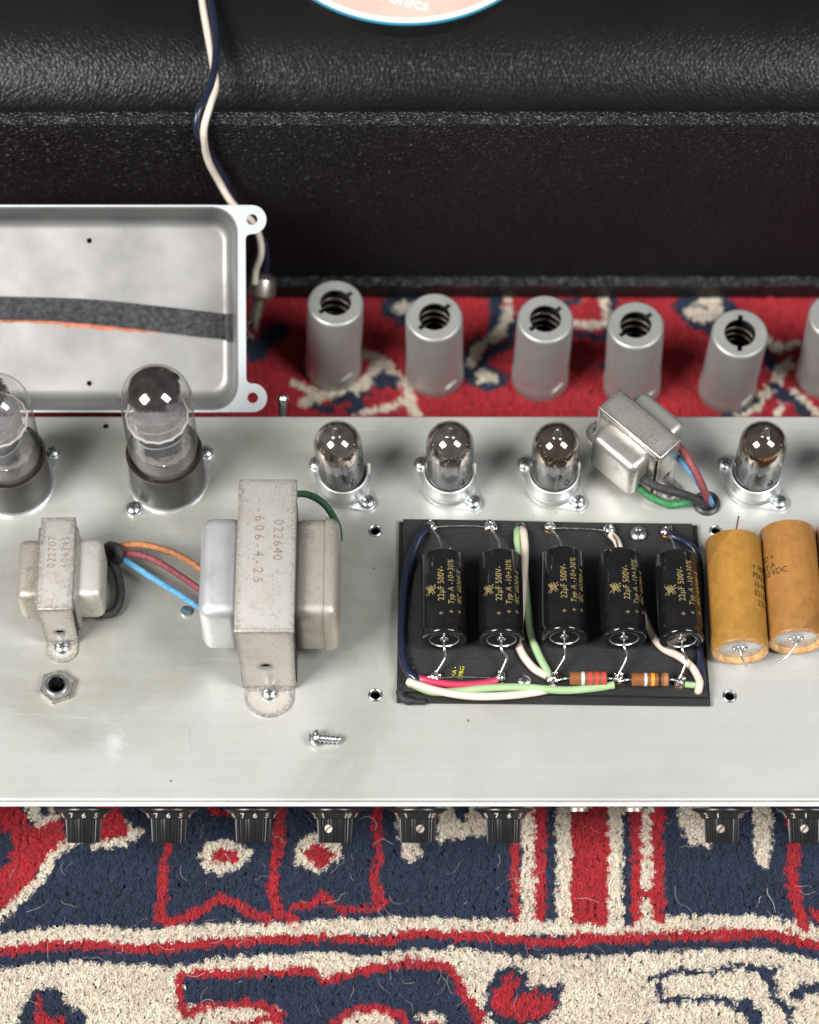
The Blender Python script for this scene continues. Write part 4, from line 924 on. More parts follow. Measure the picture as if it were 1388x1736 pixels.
# ------------------------------------------------------------------ tan paper capacitors lying on the chassis
def paper_cap(front, Ln, label, pm, rz, lead, rows, seamroll=0, lead_rear=True):
    r = 11.6
    t = thing('paper_capacitor', label, 'capacitor', (front[0], front[1], H), (0, 0, R(rz)), 'old paper capacitors lying on the chassis')
    m4 = TX(0, 0, r) @ RX(-90)
    obj('paper_sleeve', MB().lathe([(10.3, 0.5), (10.9, 0.05), (11.3, 0.1), (11.55, 0.5), (r, 1.2), (r, Ln - 0.6), (11.3, Ln), (0, Ln)], 56, m4), pm, t, angle=50)
    obj('paper_rim', MB().lathe([(9.2, 2.6), (9.3, 0.6), (9.7, 0.12), (10.5, -0.05), (11.2, 0.02)], 48, m4, mod=lambda i, z: 1 + 0.012 * math.sin(i * 2.7)), 'kraft_end', t, angle=50)
    obj('can_end', MB().lathe([(0, 1.4), (2.0, 1.5), (2.6, 2.1), (3.4, 1.6), (4.2, 2.0), (9.3, 2.0)], 40, m4), 'capend', t)
    mb = MB()
    for k in range(6):
        a = R(60 * k); mb.blob((2.2 * math.cos(a), 1.5, r + 2.2 * math.sin(a)), 1.0, k, 1, 0.4, 1)
    obj('rivet', mb, 'solder', t, angle=80)
    obj('lead', MB().tube(spline([(0, 2, r)] + [tuple(p) for p in lead], 6), 0.45, 8), 'lead', t, angle=80)
    if lead_rear: obj('lead', MB().tube(spline([(1, Ln - 1, r), (1, Ln + 3, r + 1), (1.6, Ln + 6, r + 4), (2.0, Ln + 8, r + 8)], 5), 0.35, 8), 'copper', t, angle=80)
    pr = MB()
    for s_, size, a0, yo, al in rows:
        pr.text(s_, size, lambda x, y, z, a0=a0, yo=yo: (lambda q: (q[0], q[1] + y, q[2] + r))(onto(r + 0.08, x, yo, a0)), 0.9, 0, 0, al, 1.0, 3)
    obj('printed_marking', pr, 'ink', t)
    return t
f1 = pix(1254, 1108, H + 11.6)
paper_cap((f1.x, f1.y + 0.5), 51, 'tan paper capacitor beside the black board, its marking starting with 16', 'paper1', 0, [(0.4, -1.0, 10.6), (1.4, -2.6, 8.5), (3.0, -3.6, 5.5)],
    [('+ MFD', 3.9, 30, 34.5, 'LEFT'), ('MALLORY', 3.9, 30, 30.6, 'LEFT'), ('16 MFD', 3.9, 31, 26.6, 'LEFT'), ('021636', 3.9, 31, 22.4, 'LEFT'), ('235', 3.9, 38, 18.2, 'LEFT')])
f2 = pix(1348, 1091, H + 11.6)
paper_cap((f2.x + 0.3, f2.y + 0.5), 51, 'brown paper capacitor with VDC marking, second from the board', 'paper2', 0.4, [(-0.6, -1.5, 10.8), (-4.0, -4.6, 7.6), (-7.6, -6.6, 5.6)],
    [('MFD +', 3.9, -41, 35.2, 'RIGHT'), ('MALLORY A', 3.9, -40, 31.4, 'RIGHT'), ('450 VDC', 3.9, -14, 28.0, 'RIGHT')], lead_rear=False)
paper_cap((f2.x + 24.6, f2.y + 2.5), 50, 'paper capacitor cut off by the right edge of the picture', 'paper2', 1.5, [(0, -2, 10.5), (1, -4, 8)], [('+', 3.9, 30, 34, 'LEFT')], lead_rear=False)

# ------------------------------------------------------------------ loose screw
ls = pix(527, 1256)
lsc = thing('loose_screw', 'loose zinc plated screw lying on the bare chassis', 'screw', (ls.x, ls.y, H), (0, 0, R(-1)))
m4 = TX(0, 0, 3.45) @ RY(90 + 8)
hd = MB(); 
prof = [(0, -0.2), (1.2, 0.0), (2.4, 0.6), (3.2, 1.6), (3.5, 2.6), (3.4, 2.9), (1.5, 2.9)]
obj('head', hd.lathe(prof, 28, m4), 'zinc', lsc)
obj('cross_recess', MB().box(-1.5, 1.5, -0.3, 0.3, -0.3, 0.5, m=m4).box(-0.3, 0.3, -1.5, 1.5, -0.32, 0.5, m=m4), 'dark', lsc)
th = MB(); vs = []; turns = 5.2; seg = 20; n = int(turns * seg); L0 = 2.9; Ls = 9.3
rows_ = 60; vs = []; fs = []
for j in range(rows_ + 1):
    zz = L0 + Ls * j / rows_
    taper = 1 - 0.25 * max(0, (j / rows_ - 0.85) / 0.15)
    for i in range(seg):
        a = 2 * math.pi * i / seg
        ph = (zz / 1.75 - a / (2 * math.pi)) % 1.0
        rr = (1.45 + 0.75 * max(0, 1 - abs(ph - 0.5) / 0.28)) * taper
        vs.append((rr * math.cos(a), rr * math.sin(a), zz))
for j in range(rows_):
    for i in range(seg): fs.append((j * seg + i, j * seg + (i + 1) % seg, (j + 1) * seg + (i + 1) % seg, (j + 1) * seg + i))
fs.append(tuple(rows_ * seg + i for i in range(seg)))
obj('threaded_shank', th.add(vs, fs, m4), 'zinc', lsc, angle=40)

# ------------------------------------------------------------------ capacitor pan leaning on the chassis rear edge
slope = 33.0
ctr_v = 45.3
lid = thing('capacitor_pan', 'upturned aluminium cover pan with black felt strip leaning on the chassis', 'cover', (-139.3, YR + 0.6, H + 1.0), (R(slope), 0, 0))
HX, HY = 69.0, 45.0
def loc_pan(px, py, w=0.0):
    "pan coordinates (x, v) of a point that the photograph shows at px, py on the pan's plane shifted by w"
    u = (px - 694) / FPX; v = (868 - py) / FPX
    d = Vector((u, math.cos(PITCH) + v * math.sin(PITCH), -math.sin(PITCH) + v * math.cos(PITCH)))
    o = Vector((-139.3, YR + 0.6, H + 1.0)); n = Vector((0, -math.sin(R(slope)), math.cos(R(slope)))); e = Vector((0, math.cos(R(slope)), math.sin(R(slope))))
    c = Vector((0, CY, CZ)); t = ((o + n * w) - c).dot(n) / d.dot(n); p = c + d * t - o
    return (p.x, p.dot(e))
ex, ev, er = 71.8, 38.3, 6.2
outer = [(-HX, 2), (-HX, 2 * HY - 2), (-HX + 1, 2 * HY), (ex - 1, 2 * HY)]
outer = []
outer += [(ex, HY - ev - er + 0.0)] + [(ex + er * math.cos(R(a)), HY - ev + er * math.sin(R(a))) for a in range(-75, 91, 15)]
outer += [(HX + 2.0, HY - ev + er), (HX + 0.6, HY - ev + er + 0.6), (HX, HY - ev + er + 2.0), (HX, HY + ev - er - 2.0), (HX + 0.6, HY + ev - er - 0.6), (HX + 2.0, HY + ev - er)]
outer += [(ex + er * math.cos(R(a)), HY + ev + er * math.sin(R(a))) for a in range(-90, 76, 15)] + [(ex, HY + ev + er)]
outer = outer + [(-x, v) for x, v in reversed(outer)]
OXR = HX - 3.3; OY = HY - 1.2; OR = 11.0
opening = rounded_rect(OXR, OY, OR, 7, 0, HY)
obj('flange', MB().plate(outer, [opening, circle(ex, HY - ev, 2.35, 20), circle(ex, HY + ev, 2.35, 20), circle(-ex, HY - ev, 2.35, 20), circle(-ex, HY + ev, 2.35, 20)], -1.1, 0), 'pan_rim', lid, angle=25)
depth = 28.0
rings = []
stages = [(0, 0.0), (0.5, -0.25), (0.9, -0.9)] + [(0.9 + 3.2 * k / 6, -0.9 - (depth - 8) * k / 6) for k in range(1, 7)]
i0, w0 = stages[-1]
for k in range(1, 7):
    a = R(90 * k / 6); stages.append((i0 + 4.2 * (1 - math.cos(a)), w0 - 5.0 * math.sin(a)))
for ins, w in stages:
    rr = max(4.0, OR - ins * 0.55)
    rings.append([(x, v, w) for x, v in rounded_rect(OXR - ins, OY - ins, rr, 7, 0, HY)])
outs = [[(x, v, w - (1.1 if k > 1 else 1.15)) for x, v in rounded_rect(OXR - ins + 1.0, OY - ins + 1.0, max(4.0, OR - ins * 0.55) + 0.8, 7, 0, HY)] for k, (ins, w) in enumerate(stages)]
wall = MB().loft(rings)
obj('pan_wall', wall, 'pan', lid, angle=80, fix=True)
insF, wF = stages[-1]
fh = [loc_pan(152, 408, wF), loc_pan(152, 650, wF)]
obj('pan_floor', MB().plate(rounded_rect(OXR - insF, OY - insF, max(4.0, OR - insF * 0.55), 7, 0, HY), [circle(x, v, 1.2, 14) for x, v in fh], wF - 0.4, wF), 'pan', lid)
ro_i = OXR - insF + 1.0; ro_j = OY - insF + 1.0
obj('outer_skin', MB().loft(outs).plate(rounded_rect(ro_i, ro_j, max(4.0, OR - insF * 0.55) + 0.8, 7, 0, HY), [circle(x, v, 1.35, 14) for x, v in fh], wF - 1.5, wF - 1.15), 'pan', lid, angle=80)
# felt strip and the orange adhesive showing under its edge
def ribbon(topline, botline, w, th, rough=0.0, seed=0):
    a = [Vector((*loc_pan(x, y, w), 0)) for x, y in topline]; b = [Vector((*loc_pan(x, y, w), 0)) for x, y in botline]
    a = spline(a, 10); b = spline(b, 10); n = min(len(a), len(b)); vs = []; fs = []
    for i in range(n):
        j = rough * mnoise.noise(Vector((i * 0.9, seed, 0)))
        ww = w
        p, q = a[i], b[i]; 
        vs += [(p.x, p.y, ww), (p.x, p.y, ww + th), (q.x, q.y + j, ww + th), (q.x, q.y + j, ww)]
    for i in range(n - 1):
        for k in range(4): fs.append((4 * i + k, 4 * i + (k + 1) % 4, 4 * i + 4 + (k + 1) % 4, 4 * i + 4 + k))
    fs += [(0, 1, 2, 3), tuple(4 * (n - 1) + k for k in range(4))]
    return MB().add(vs, fs)
fe = obj('felt_strip', ribbon([(-160, 512), (-60, 503), (60, 504), (160, 508), (260, 518), (330, 526), (378, 532)], [(-160, 552), (-60, 543), (60, 543), (160, 550), (260, 561), (330, 570), (378, 575)], wF + 0.1, 2.4, 0.5, 1), 'felt', lid, angle=25)
obj('adhesive_strip', ribbon([(-120, 520), (0, 520), (80, 520), (160, 530), (240, 545), (284, 556)], [(-120, 553), (0, 547), (80, 549), (140, 556), (240, 563), (284, 563)], wF + 0.05, 0.25, 1.4, 4), 'orange', lid)
# end of the felt climbing the rounded wall
pe = [loc_pan(376, 532, wF), loc_pan(376, 575, wF)]
xe = OXR - insF
cv = []
for k in range(14):
    if k < 3: x = pe[0][0] - 0.4 + (xe - pe[0][0] + 0.4) * k / 3; w = wF
    else:
        st = stages[::-1]; q = st[min(k - 3, 8)]; x = OXR - q[0] - 0.1; w = q[1]
    cv.append((x, w))
vs = []; fs = []
for k, (x, w) in enumerate(cv[:11]):
    for v, o in ((pe[0][1], 0.1), (pe[0][1], 2.2), (pe[1][1] - k * 0.12, 2.2), (pe[1][1] - k * 0.12, 0.1)):
        tx = max(0, (k - 3) / 6); vs.append((x - o * min(1, tx), v, w + o * (1 - min(1, tx) * 0.9)))
n = 11
for i in range(n - 1):
    for k in range(4): fs.append((4 * i + k, 4 * i + (k + 1) % 4, 4 * i + 4 + (k + 1) % 4, 4 * i + 4 + k))
fs += [(0, 1, 2, 3), tuple(4 * (n - 1) + k for k in range(4))]
obj('felt_end', MB().add(vs, fs), 'felt', lid, angle=40)

# ------------------------------------------------------------------ tube shields standing on the rug
def shield_mesh():
    ro_, ri_, Hs = 12.6, 12.1, 54.0
    mb = MB().lathe([(12.9, 0), (13.1, 0.4), (13.1, 9.0), (12.7, 10.2), (ro_, 11.0), (ro_, Hs - 1.4), (12.2, Hs - 0.4), (11.5, Hs)], 56)
    # top ring with round opening and two key notches
    rr = 7.0; op = []; hw = 1.1; ra = math.degrees(math.asin(hw / rr))
    for k in (90, 270):
        sg = 1 if k == 90 else -1
        op += [(sg * hw, sg * rr * 0.99), (sg * hw, sg * 9.2), (-sg * hw, sg * 9.2), (-sg * hw, sg * rr * 0.99)]
        for i in range(1, 20):
            a = R(k + ra + (180 - 2 * ra) * i / 20); op.append((rr * math.cos(a), rr * math.sin(a)))
    mb.plate(circle(0, 0, 11.6, 56), [op], Hs - 0.75, Hs + 0.02)
    return mb
SH = shield_mesh().mesh('shield_body', M['shield'], 40)
SHI = MB().lathe([(12.3, 0), (12.1, 1), (12.1, 52.4), (11.4, 53.1)], 56).mesh('shaded_inner_face', M['shaded_inside'], 40)  # inner face of the can, coloured dark for the shade inside it
spr = []
for i in range(0, 5 * 18 + 1):
    a = 2 * math.pi * i / 18; k = i / 90
    spr.append((8.0 * math.cos(a) , 8.0 * math.sin(a), 22 + 27 * k))
SPR = MB().tube(spr, 0.5, 6).mesh('spring', M['spring'], 80)
SLOT = MB().tube(spline([onto(13.12, 0, 0, 18)[0:1] + (-13.12 * math.cos(R(18)), 0.6), (13.15 * math.sin(R(20)), -13.15 * math.cos(R(20)), 7), (13.15 * math.sin(R(26)), -13.15 * math.cos(R(26)), 9.5), (13.1 * math.sin(R(46)), -13.1 * math.cos(R(46)), 11.5)], 5), 0.5, 6).mesh('bayonet_slot', M['shield'], 80)
def shield(px, py, label, rz, tilt):
    p = pix(px, py, 0)
    t = thing('tube_shield', label, 'tube shield', (p.x, p.y, -0.5), (R(tilt[0]), R(tilt[1]), R(rz)), 'tube shields standing on the rug')
    obj('shaded_inner_face', SHI, None, t); obj('shield_body', SH, None, t); obj('spring', SPR, None, t); obj('bayonet_slot', SLOT, None, t, rot=(0, 0, R(-rz + random.uniform(-6, 6))))
shield(565, 625, 'aluminium tube shield on the rug nearest the leaning pan', -52, (-3.0, 0.5))
shield(737, 636, 'aluminium tube shield on the rug, second from the leaning pan', -48, (2.5, 1.5))
shield(914, 642, 'aluminium tube shield on the rug, third from the leaning pan', -50, (1.0, 1.6))
shield(1070, 656, 'aluminium tube shield on the rug directly behind the angled transformer', -52, (2.0, -1.0))
shield(1230, 662, 'aluminium tube shield on the rug with its notches facing front and back', -4, (3.0, 0.8))
shield(1396, 640, 'aluminium tube shield on the rug cut off by the right edge', -30, (1.5, -1.0))

# ------------------------------------------------------------------ speaker cable with plug
def yz(*a): return [pixy(x, y, yy) for x, y, yy in a]
wsp = 'speaker cable'
wire('speaker_wire', 'white wire of the twisted speaker cable hanging over the cabinet edge', [pix(338, -60, 135), pix(343, 0, 135), pix(352, 55, 135), pix(361, 105, 135), pix(366, 145, 135), pix(357, 178, 135)] + yz((346, 222, 149), (352, 268, 148), (372, 308, 147), (393, 343, 143), (412, 362, 141), (428, 376, 139), (440, 402, 135), (443, 430, 130), (434, 458, 127), (432, 480, 124)), 1.6, 'cream', wsp)
wire('speaker_wire', 'black wire of the twisted speaker cable hanging over the cabinet edge', [pix(352, -60, 136), pix(358, 0, 136), pix(366, 50, 136), pix(365, 110, 136.5), pix(354, 158, 136), pix(336, 192, 135)] + yz((336, 232, 148.5), (362, 268, 150), (384, 308, 149), (398, 342, 146), (425, 375, 143), (448, 410, 138), (452, 450, 132), (446, 475, 128)), 1.6, 'navy', wsp)
pa = pixy(443, 488, 126)
pd = (pix(430, 552, 30) - pa).normalized()
plug = thing('jack_plug', 'tarnished metal jack plug on the speaker cable beside the pan', 'plug', pa, pd.to_track_quat('Z', 'Y').to_euler())
obj('plug_cap', MB().lathe([(0, -7), (3.0, -7), (5.5, -5.5), (6.8, -2), (7.2, 2), (6.0, 4), (3.2, 5), (0, 5)], 32), 'plug', plug)
obj('plug_sleeve', MB().lathe([(3.1, 4), (3.1, 14), (2.4, 14.2), (2.4, 15.2), (0, 15.2)], 24), 'plug', plug)
obj('plug_tip', MB().lathe([(2.2, 15.2), (3.4, 16.2), (3.5, 18.5), (2.4, 21), (1.5, 22.4), (2.2, 23.4), (1.8, 25), (0, 25.6)], 24), 'chrome', plug)

# ------------------------------------------------------------------ rug pile: knotted wool tufts in the woven pattern
CR = (0.96, 0.865, 0.735); RD = (0.62, 0.020, 0.038); NV = (0.022, 0.041, 0.098)
ZP = 0.0
def W(pts): return np.array([pix(x, y, ZP)[:2] for x, y in pts])
K7 = lambda pts: [(x / 1.983, 1320 + y / 1.983) for x, y in pts]
K8 = lambda pts: [(688 + x / 1.983, 1320 + y / 1.983) for x, y in pts]
K3 = lambda pts: [(480 + x / 2.892, 440 + y / 2.892) for x, y in pts]
K4 = lambda pts: [(940 + x / 3.098, 480 + y / 3.098) for x, y in pts]
PX = 1 / 4.05
shapes = []
def poly(c, pts): shapes.append(('p', c, W(pts), 0))
def line(c, pts, w): shapes.append(('l', c, W(pts), w * PX / 2))
# ---- front: lower border
lowtop = [(-400, 1640), (0, 1640), (126, 1628), (252, 1630), (378, 1622), (470, 1618), (555, 1612), (700, 1606), (789, 1606), (915, 1618), (1041, 1612), (1142, 1606), (1293, 1604), (1388, 1622), (1800, 1622)]
poly(CR, lowtop + [(1800, 2200), (-400, 2200)])
line(CR, [(-400, 1606), (0, 1594), (126, 1582), (252, 1588), (378, 1578), (480, 1576), (555, 1571), (690, 1568), (789, 1570), (890, 1570), (1041, 1572), (1142, 1566), (1268, 1562), (1388, 1582), (1800, 1590)], 28)
line(RD, [(-400, 1624), (0, 1612), (60, 1604), (126, 1600), (200, 1604), (252, 1607), (378, 1596), (469, 1592), (555, 1590), (630, 1597), (700, 1584), (789, 1585), (860, 1590), (915, 1597), (1041, 1590), (1142, 1585), (1293, 1583), (1388, 1602), (1800, 1606)], 17)
line(NV, [(-400, 1644), (0, 1632), (126, 1618), (252, 1626), (290, 1630), (378, 1613), (469, 1608), (555, 1604), (640, 1610), (700, 1599), (789, 1600), (915, 1613), (1041, 1608), (1142, 1602), (1293, 1599), (1388, 1618), (1800, 1622)], 18)
# hooked navy motif with red edge
poly(NV, [(308, 1652), (525, 1650), (543, 1668), (600, 1648), (700, 1636), (754, 1640), (778, 1676), (800, 1710), (800, 1800), (470, 1800), (480, 1712), (455, 1698), (316, 1702)])
line(RD, [(312, 1716), (303, 1690), (304, 1652), (400, 1650), (470, 1648), (530, 1645), (548, 1664), (600, 1648), (690, 1632), (754, 1637), (776, 1663), (787, 1692)], 15)
line(RD, [(316, 1718), (350, 1702), (420, 1702), (455, 1706), (474, 1720), (462, 1740)], 14)
poly(CR, K7([(650, 800), (760, 775), (880, 790), (800, 812), (720, 840), (650, 900), (560, 900)]))
line(RD, K7([(790, 830), (880, 812), (930, 800)]), 12)
line(RD, K7([(1100, 880), (1130, 810), (1190, 775), (1270, 770), (1345, 795), (1375, 850), (1380, 920)]), 15)
poly(CR, K7([(1120, 900), (1150, 815), (1200, 785), (1270, 780), (1325, 805), (1350, 900)]))
line(CR, K8([(50, 800), (120, 805)]), 14); line(RD, K8([(60, 822), (110, 830)]), 10)
# little flowers
poly(NV, K7([(50, 860), (75, 770), (110, 715), (160, 698), (210, 710), (225, 765), (295, 790), (280, 860)]))
poly(RD, K7([(105, 860), (110, 800), (140, 772), (160, 800), (225, 790), (215, 830), (190, 860)])); line(RD, K7([(130, 735), (138, 770)]), 8)
poly(NV, K8([(268, 690), (300, 645), (345, 632), (395, 655), (410, 695), (470, 695), (520, 680), (515, 765), (440, 830), (300, 840), (258, 780)]))
poly(RD, K8([(318, 670), (355, 655), (372, 690), (360, 735), (410, 712), (455, 722), (500, 748), (465, 795), (390, 815), (320, 800), (275, 765), (285, 712), (318, 705)]))
line(RD, K8([(215, 755), (235, 780), (240, 830)]), 20)
# outlined navy key figure
for p, w in (([(820, 672), (870, 655), (920, 642), (1000, 655), (1060, 640), (1110, 622)], 10), ([(848, 672), (850, 748), (900, 742), (1060, 735), (1110, 760), (1150, 745)], 11), ([(1130, 765), (1170, 800), (1150, 860)], 26),
             ([(1140, 632), (1195, 645), (1230, 700), (1230, 740), (1290, 780), (1265, 850)], 14), ([(1205, 650), (1260, 630)], 8), ([(918, 605), (925, 640)], 6), ([(1388, 695), (1330, 705), (1300, 735)], 16), ([(800, 820), (815, 850)], 10)):
    line(NV, K8(p), w)
# ---- front: upper navy field
poly(RD, K7([(-300, 40), (75, 40), (70, 95), (110, 165), (215, 120), (215, 215), (140, 290), (105, 345), (-10, 450), (-300, 700)]))
line(CR, K7([(-300, 720), (-10, 475), (55, 415), (105, 365), (150, 320), (165, 275), (215, 225), (260, 205)]), 17)
line(CR, K7([(320, 222), (390, 215), (435, 200), (462, 178)]), 16); line(CR, K7([(400, 130), (440, 170)]), 14)
poly(RD, K7([(325, 60), (400, 60), (420, 140), (430, 185), (370, 205), (325, 205)]))
poly(CR, K7([(70, 40), (130, 40), (200, 130), (150, 165), (105, 150)])); poly(NV, K7([(130, 40), (170, 40), (165, 125), (140, 120)])); poly(NV, K7([(-300, 180), (30, 175), (45, 215), (30, 300), (-300, 330)]))
for p, w in (([(560, 60), (567, 225), (545, 300), (548, 400), (528, 468), (565, 482), (655, 455), (700, 425), (735, 398), (800, 420), (835, 445), (895, 472)], 16),
             ([(950, 40), (940, 100), (935, 200), (920, 300), (918, 400), (935, 455), (985, 472)], 19), ([(992, 430), (1040, 422), (1080, 392), (1112, 415)], 16), ([(1140, 437), (1265, 437), (1302, 408)], 13),
             ([(1265, 40), (1262, 180), (1275, 250), (1255, 330), (1272, 425)], 16), ([(700, 60), (730, 110), (790, 120)], 14)):
    line(RD, K7(p), w)
poly(CR, K7([(668, 252), (700, 208), (760, 198), (845, 245), (805, 305), (740, 322), (688, 312)])); poly(RD, K7([(698, 262), (738, 232), (805, 245), (802, 275), (740, 288)]))
poly(CR, K7([(998, 212), (1060, 178), (1142, 200), (1148, 262), (1075, 318), (1000, 292), (985, 262)])); poly(RD, K7([(1008, 252), (1060, 212), (1122, 240), (1120, 272), (1075, 302), (1038, 270)]))
poly(CR, K7([(1335, 40), (1400, 40), (1400, 265), (1360, 250), (1335, 160)]))
poly(CR, K8([(95, 40), (270, 40), (275, 190), (190, 195), (110, 222)])); poly(NV, K8([(150, 60), (215, 60), (195, 150), (165, 140)])); poly(CR, K8([(-10, 215), (30, 222), (62, 250), (20, 272), (-20, 268)]))
# columns
xs = [(365, 26, RD), (405, 46, CR), (447, 44, RD), (487, 40, NV), (526, 56, CR), (612, 124, RD), (704, 60, CR), (744, 40, NV), (770, 40, RD), (806, 42, CR), (842, 42, RD)]
for x, w, c in xs:
    line(c, K8([(x + 2, 20), (x, 160), (x - 4 if c == RD and w < 40 else x + 2, 300), (x, 400), (x, 486)]), w / 1.983)
line(CR, K8([(360, 496), (450, 492), (560, 500), (700, 510), (860, 498)]), 16)
line(CR, K8([(395, 335), (410, 350), (405, 370)]), 26); line(RD, K8([(790, 385), (840, 380)]), 12)
poly(CR, K8([(895, 20), (1015, 20), (1012, 200), (1040, 232), (950, 218), (915, 165)])); poly(CR, K8([(1145, 20), (1228, 20), (1228, 230), (1205, 308), (1168, 262), (1162, 180)]))
line(RD, K8([(1285, 20), (1300, 200), (1292, 330), (1310, 420), (1332, 492)]), 20); line(RD, K8([(1365, 455), (1420, 480)]), 20)
# ---- back strip
rear = []
front_shapes = shapes; shapes = rear
poly(NV, K3([(478, 190), (540, 170), (660, 170), (690, 260), (650, 320), (580, 330), (490, 275)])); poly(CR, K3([(535, 215), (640, 200), (645, 262), (560, 268)]))
line(CR, K3([(395, 465), (480, 480), (535, 555), (600, 600), (620, 690), (650, 780)]), 19); line(CR, K3([(60, 610), (130, 640)]), 16)
line(CR, K3([(110, 700), (180, 670), (340, 650), (430, 580), (455, 520)]), 26); line(CR, K3([(350, 745), (480, 740), (600, 690)]), 15)
poly(NV, K3([(430, 570), (500, 550), (580, 580), (560, 625), (500, 645), (440, 620)])); line(NV, K3([(270, 690), (330, 670), (380, 720), (330, 740)]), 20); line(NV, K3([(150, 725), (240, 735)]), 14); line(NV, K3([(385, 660), (415, 660)]), 12)
line(NV, K3([(1035, 170), (1030, 260), (1045, 300), (1010, 390), (930, 430), (890, 500), (900, 560)]), 26)
line(NV, K3([(1130, 300), (1090, 410), (1000, 470), (960, 520)]), 20)
line(CR, K3([(1090, 170), (1095, 270), (1055, 365), (965, 420), (915, 495), (930, 545)]), 19)
poly(NV, K3([(885, 560), (930, 520), (1020, 520), (1095, 570), (1085, 620), (1000, 650), (910, 620)])); poly(CR, K3([(930, 560), (990, 535), (1060, 575), (1050, 600), (950, 610)]))
line(CR, K4([(240, 60), (262, 130), (265, 210), (180, 225), (90, 215)]), 18); line(NV, K4([(305, 60), (300, 200), (270, 285), (180, 280), (90, 270)]), 16); line(NV, K4([(60, 100), (110, 95)]), 16); line(NV, K4([(225, 440), (260, 440)]), 12)
poly(NV, K4([(605, 120), (650, 70), (900, 60), (955, 140), (850, 195), (810, 275), (700, 235)])); poly(CR, K4([(665, 140), (780, 70), (865, 70), (875, 160), (770, 210), (690, 190)])); line(NV, K4([(730, 120), (790, 130)]), 8)
line(CR, K4([(1090, 290), (1180, 345), (1260, 320), (1400, 330), (1500, 300)]), 19); line(NV, K4([(1090, 350), (1130, 400), (1145, 460)]), 22); line(CR, K4([(1220, 420), (1170, 470), (1160, 530), (1080, 590), (1040, 640)]), 22)
line(NV, K4([(1150, 540), (1200, 600), (1260, 600), (1310, 690)]), 22); line(CR, K4([(1250, 560), (1330, 640), (1388, 700)]), 12); line(NV, K4([(880, 690), (1000, 660), (1050, 600)]), 14); line(CR, K4([(960, 700), (1080, 660)]), 12); line(CR, K4([(1180, 640), (1160, 700)]), 14)
line(NV, [(380, 520), (430, 600), (470, 560)], 40); line(CR, [(200, 640), (300, 600), (380, 660)], 24); line(NV, [(1450, 560), (1520, 640)], 30)

def paint(x, y, shp, base):
    out = np.tile(np.array(base), (len(x), 1))
    for kind, c, P, w in shp:
        if kind == 'p':
            ins = np.zeros(len(x), bool); n = len(P)
            for i in range(n):
                x0, y0 = P[i]; x1, y1 = P[(i + 1) % n]
                cond = ((y0 > y) != (y1 > y))
                with np.errstate(divide='ignore', invalid='ignore'):
                    xi = (x1 - x0) * (y - y0) / (y1 - y0) + x0
                ins ^= cond & (x < xi)
            sel = ins
        else:
            d = np.full(len(x), 1e9)
            for (x0, y0), (x1, y1) in zip(P[:-1], P[1:]):
                dx, dy = x1 - x0, y1 - y0; L2 = dx * dx + dy * dy + 1e-9
                t = np.clip(((x - x0) * dx + (y - y0) * dy) / L2, 0, 1)
                d = np.minimum(d, np.hypot(x - x0 - t * dx, y - y0 - t * dy))
            sel = d < w
        out[sel] = c
    return out
sxp, syp = 1.4, 1.25
pts = []; cols = []
for (xa, xb, ya, yb, shp, base) in ((-235, 235, -300, -88, front_shapes, NV), (-235, 235, 36, 190, rear, RD)):
    nx = int((xb - xa) / sxp); ny = int((yb - ya) / syp)
    jx, jy = np.meshgrid(np.arange(nx), np.arange(ny))
    x = xa + (jx.ravel() + 0.5 * (jy.ravel() % 2)) * sxp; y = ya + jy.ravel() * syp
    cxx = x + np.random.normal(0, 0.28, len(x)); cyy = y + np.random.normal(0, 0.28, len(x))
    c = paint(cxx, cyy, shp, base)
    px_ = x + np.random.normal(0, 0.25, len(x)); py_ = y + np.random.normal(0, 0.25, len(x))
    c = c * np.random.normal(1.0, 0.07, (len(x), 1)) * np.random.normal(1.0, 0.012, (len(x), 3))
    drift = np.array([1 + 0.22 * mnoise.noise(Vector((a * 0.03, b * 0.07, 3))) + 0.16 * mnoise.noise(Vector((a * 0.12, b * 0.25, 9))) for a, b in zip(x, y)])
    dark = (c.sum(1) < 0.4)
    c = c * np.where(dark, drift * np.random.normal(1.0, 0.14, len(x)), 1 + (drift - 1) * 0.45)[:, None]
    pts.append(np.stack([px_, py_, np.full(len(x), -3.0)], 1)); cols.append(np.clip(c, 0, 1))
pts = np.concatenate(pts) * S; cols = np.concatenate(cols)
pm = bpy.data.meshes.new('rug_pile'); pm.vertices.add(len(pts)); pm.vertices.foreach_set('co', pts.astype(np.float32).ravel())
ca = pm.attributes.new('tuft_colour', 'FLOAT_COLOR', 'POINT')
ca.data.foreach_set('color', np.concatenate([cols, np.ones((len(cols), 1))], 1).astype(np.float32).ravel())
pm.materials.append(M['pile'])
pile = bpy.data.objects.new('rug_pile', pm); col.objects.link(pile); pile.parent = rug_o
pile.location = (0, 0, 0.003); pile['kind'] = 'stuff'
tcol = bpy.data.collections.new('tuft_shapes')
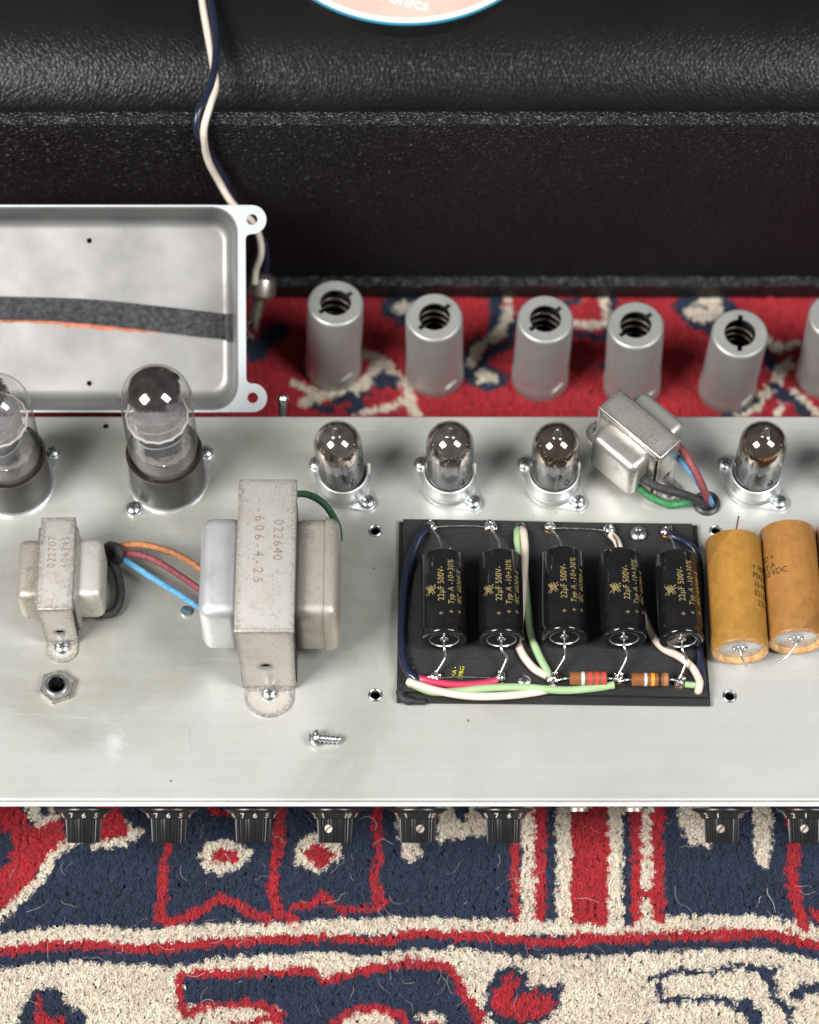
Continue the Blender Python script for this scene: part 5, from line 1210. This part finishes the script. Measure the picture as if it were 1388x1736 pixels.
for k in range(5):
    mb = MB(); rnd = random.Random(k)
    for s in range(34):
        a = rnd.uniform(0, 6.283); r0 = 0.45 * math.sqrt(rnd.random()); r1 = r0 + rnd.uniform(0.1, 0.95)
        h = rnd.uniform(3.3, 4.3); a1 = a + rnd.uniform(-0.6, 0.6)
        p0 = Vector((r0 * math.cos(a), r0 * math.sin(a), 0)); p2 = Vector((r1 * math.cos(a1) + 0.25, r1 * math.sin(a1) - 0.6, h))
        p1 = p0 * 0.6 + p2 * 0.4 + Vector((rnd.uniform(-.2, .2), rnd.uniform(-.2, .2), h * 0.2))
        p3 = p2 + Vector((rnd.uniform(-.5, .5), rnd.uniform(-.5, .5), -0.1 - rnd.random() * 0.5))
        mb.tube([p0, p1, p2, p3], [0.11, 0.125, 0.12, 0.05], 3, False)
    o = bpy.data.objects.new('tuft', mb.mesh('tuft', M['pile'], 80, False)); tcol.objects.link(o)
ng = bpy.data.node_groups.new('pile_nodes', 'GeometryNodeTree')
ng.interface.new_socket('Geometry', in_out='INPUT', socket_type='NodeSocketGeometry'); ng.interface.new_socket('Geometry', in_out='OUTPUT', socket_type='NodeSocketGeometry')
gi = ng.nodes.new('NodeGroupInput'); go = ng.nodes.new('NodeGroupOutput')
ip = ng.nodes.new('GeometryNodeInstanceOnPoints'); ci = ng.nodes.new('GeometryNodeCollectionInfo')
ci.inputs['Collection'].default_value = tcol; ci.inputs['Separate Children'].default_value = True; ci.inputs['Reset Children'].default_value = True
rv = ng.nodes.new('FunctionNodeRandomValue'); rv.data_type = 'FLOAT_VECTOR'; rv.inputs[0].default_value = (-0.12, -0.14, -0.7); rv.inputs[1].default_value = (0.12, 0.14, 0.7)
rs_ = ng.nodes.new('FunctionNodeRandomValue'); rs_.data_type = 'FLOAT'; rs_.inputs[2].default_value = 0.85; rs_.inputs[3].default_value = 1.15; rs_.inputs['Seed'].default_value = 3
ip.inputs['Pick Instance'].default_value = True
L = ng.links.new
L(gi.outputs[0], ip.inputs['Points']); L(ci.outputs[0], ip.inputs['Instance']); L(rv.outputs[0], ip.inputs['Rotation']); L(rs_.outputs[1], ip.inputs['Scale']); L(ip.outputs[0], go.inputs[0])
md = pile.modifiers.new('pile', 'NODES'); md.node_group = ng

# loose wool hairs on the pile
lint = MB(); rnd = random.Random(5)
for k in range(150):
    x, y = (rnd.uniform(-170, 170), rnd.uniform(-205, -112)) if k < 142 else (rnd.uniform(-20, 180), rnd.uniform(85, 148))
    a = rnd.uniform(0, 6.28); Ls = rnd.uniform(3, 11) if k % 4 else rnd.uniform(8, 18); z = 1.0
    p = Vector((x, y, z)); path = [p]
    for i in range(4):
        a += rnd.uniform(-0.9, 0.9); p = p + Vector((math.cos(a) * Ls / 4, math.sin(a) * Ls / 4, rnd.uniform(-0.3, 0.8))); p.z = max(0.7, min(2.6, p.z)); path.append(p)
    lint.tube(spline(path, 4), rnd.choice((0.035, 0.045, 0.065)), 4, False)
lo = obj('wool_lint', lint, 'lint', rug_o, angle=80); lo.location = (0, 0, 0.003); lo['kind'] = 'stuff'
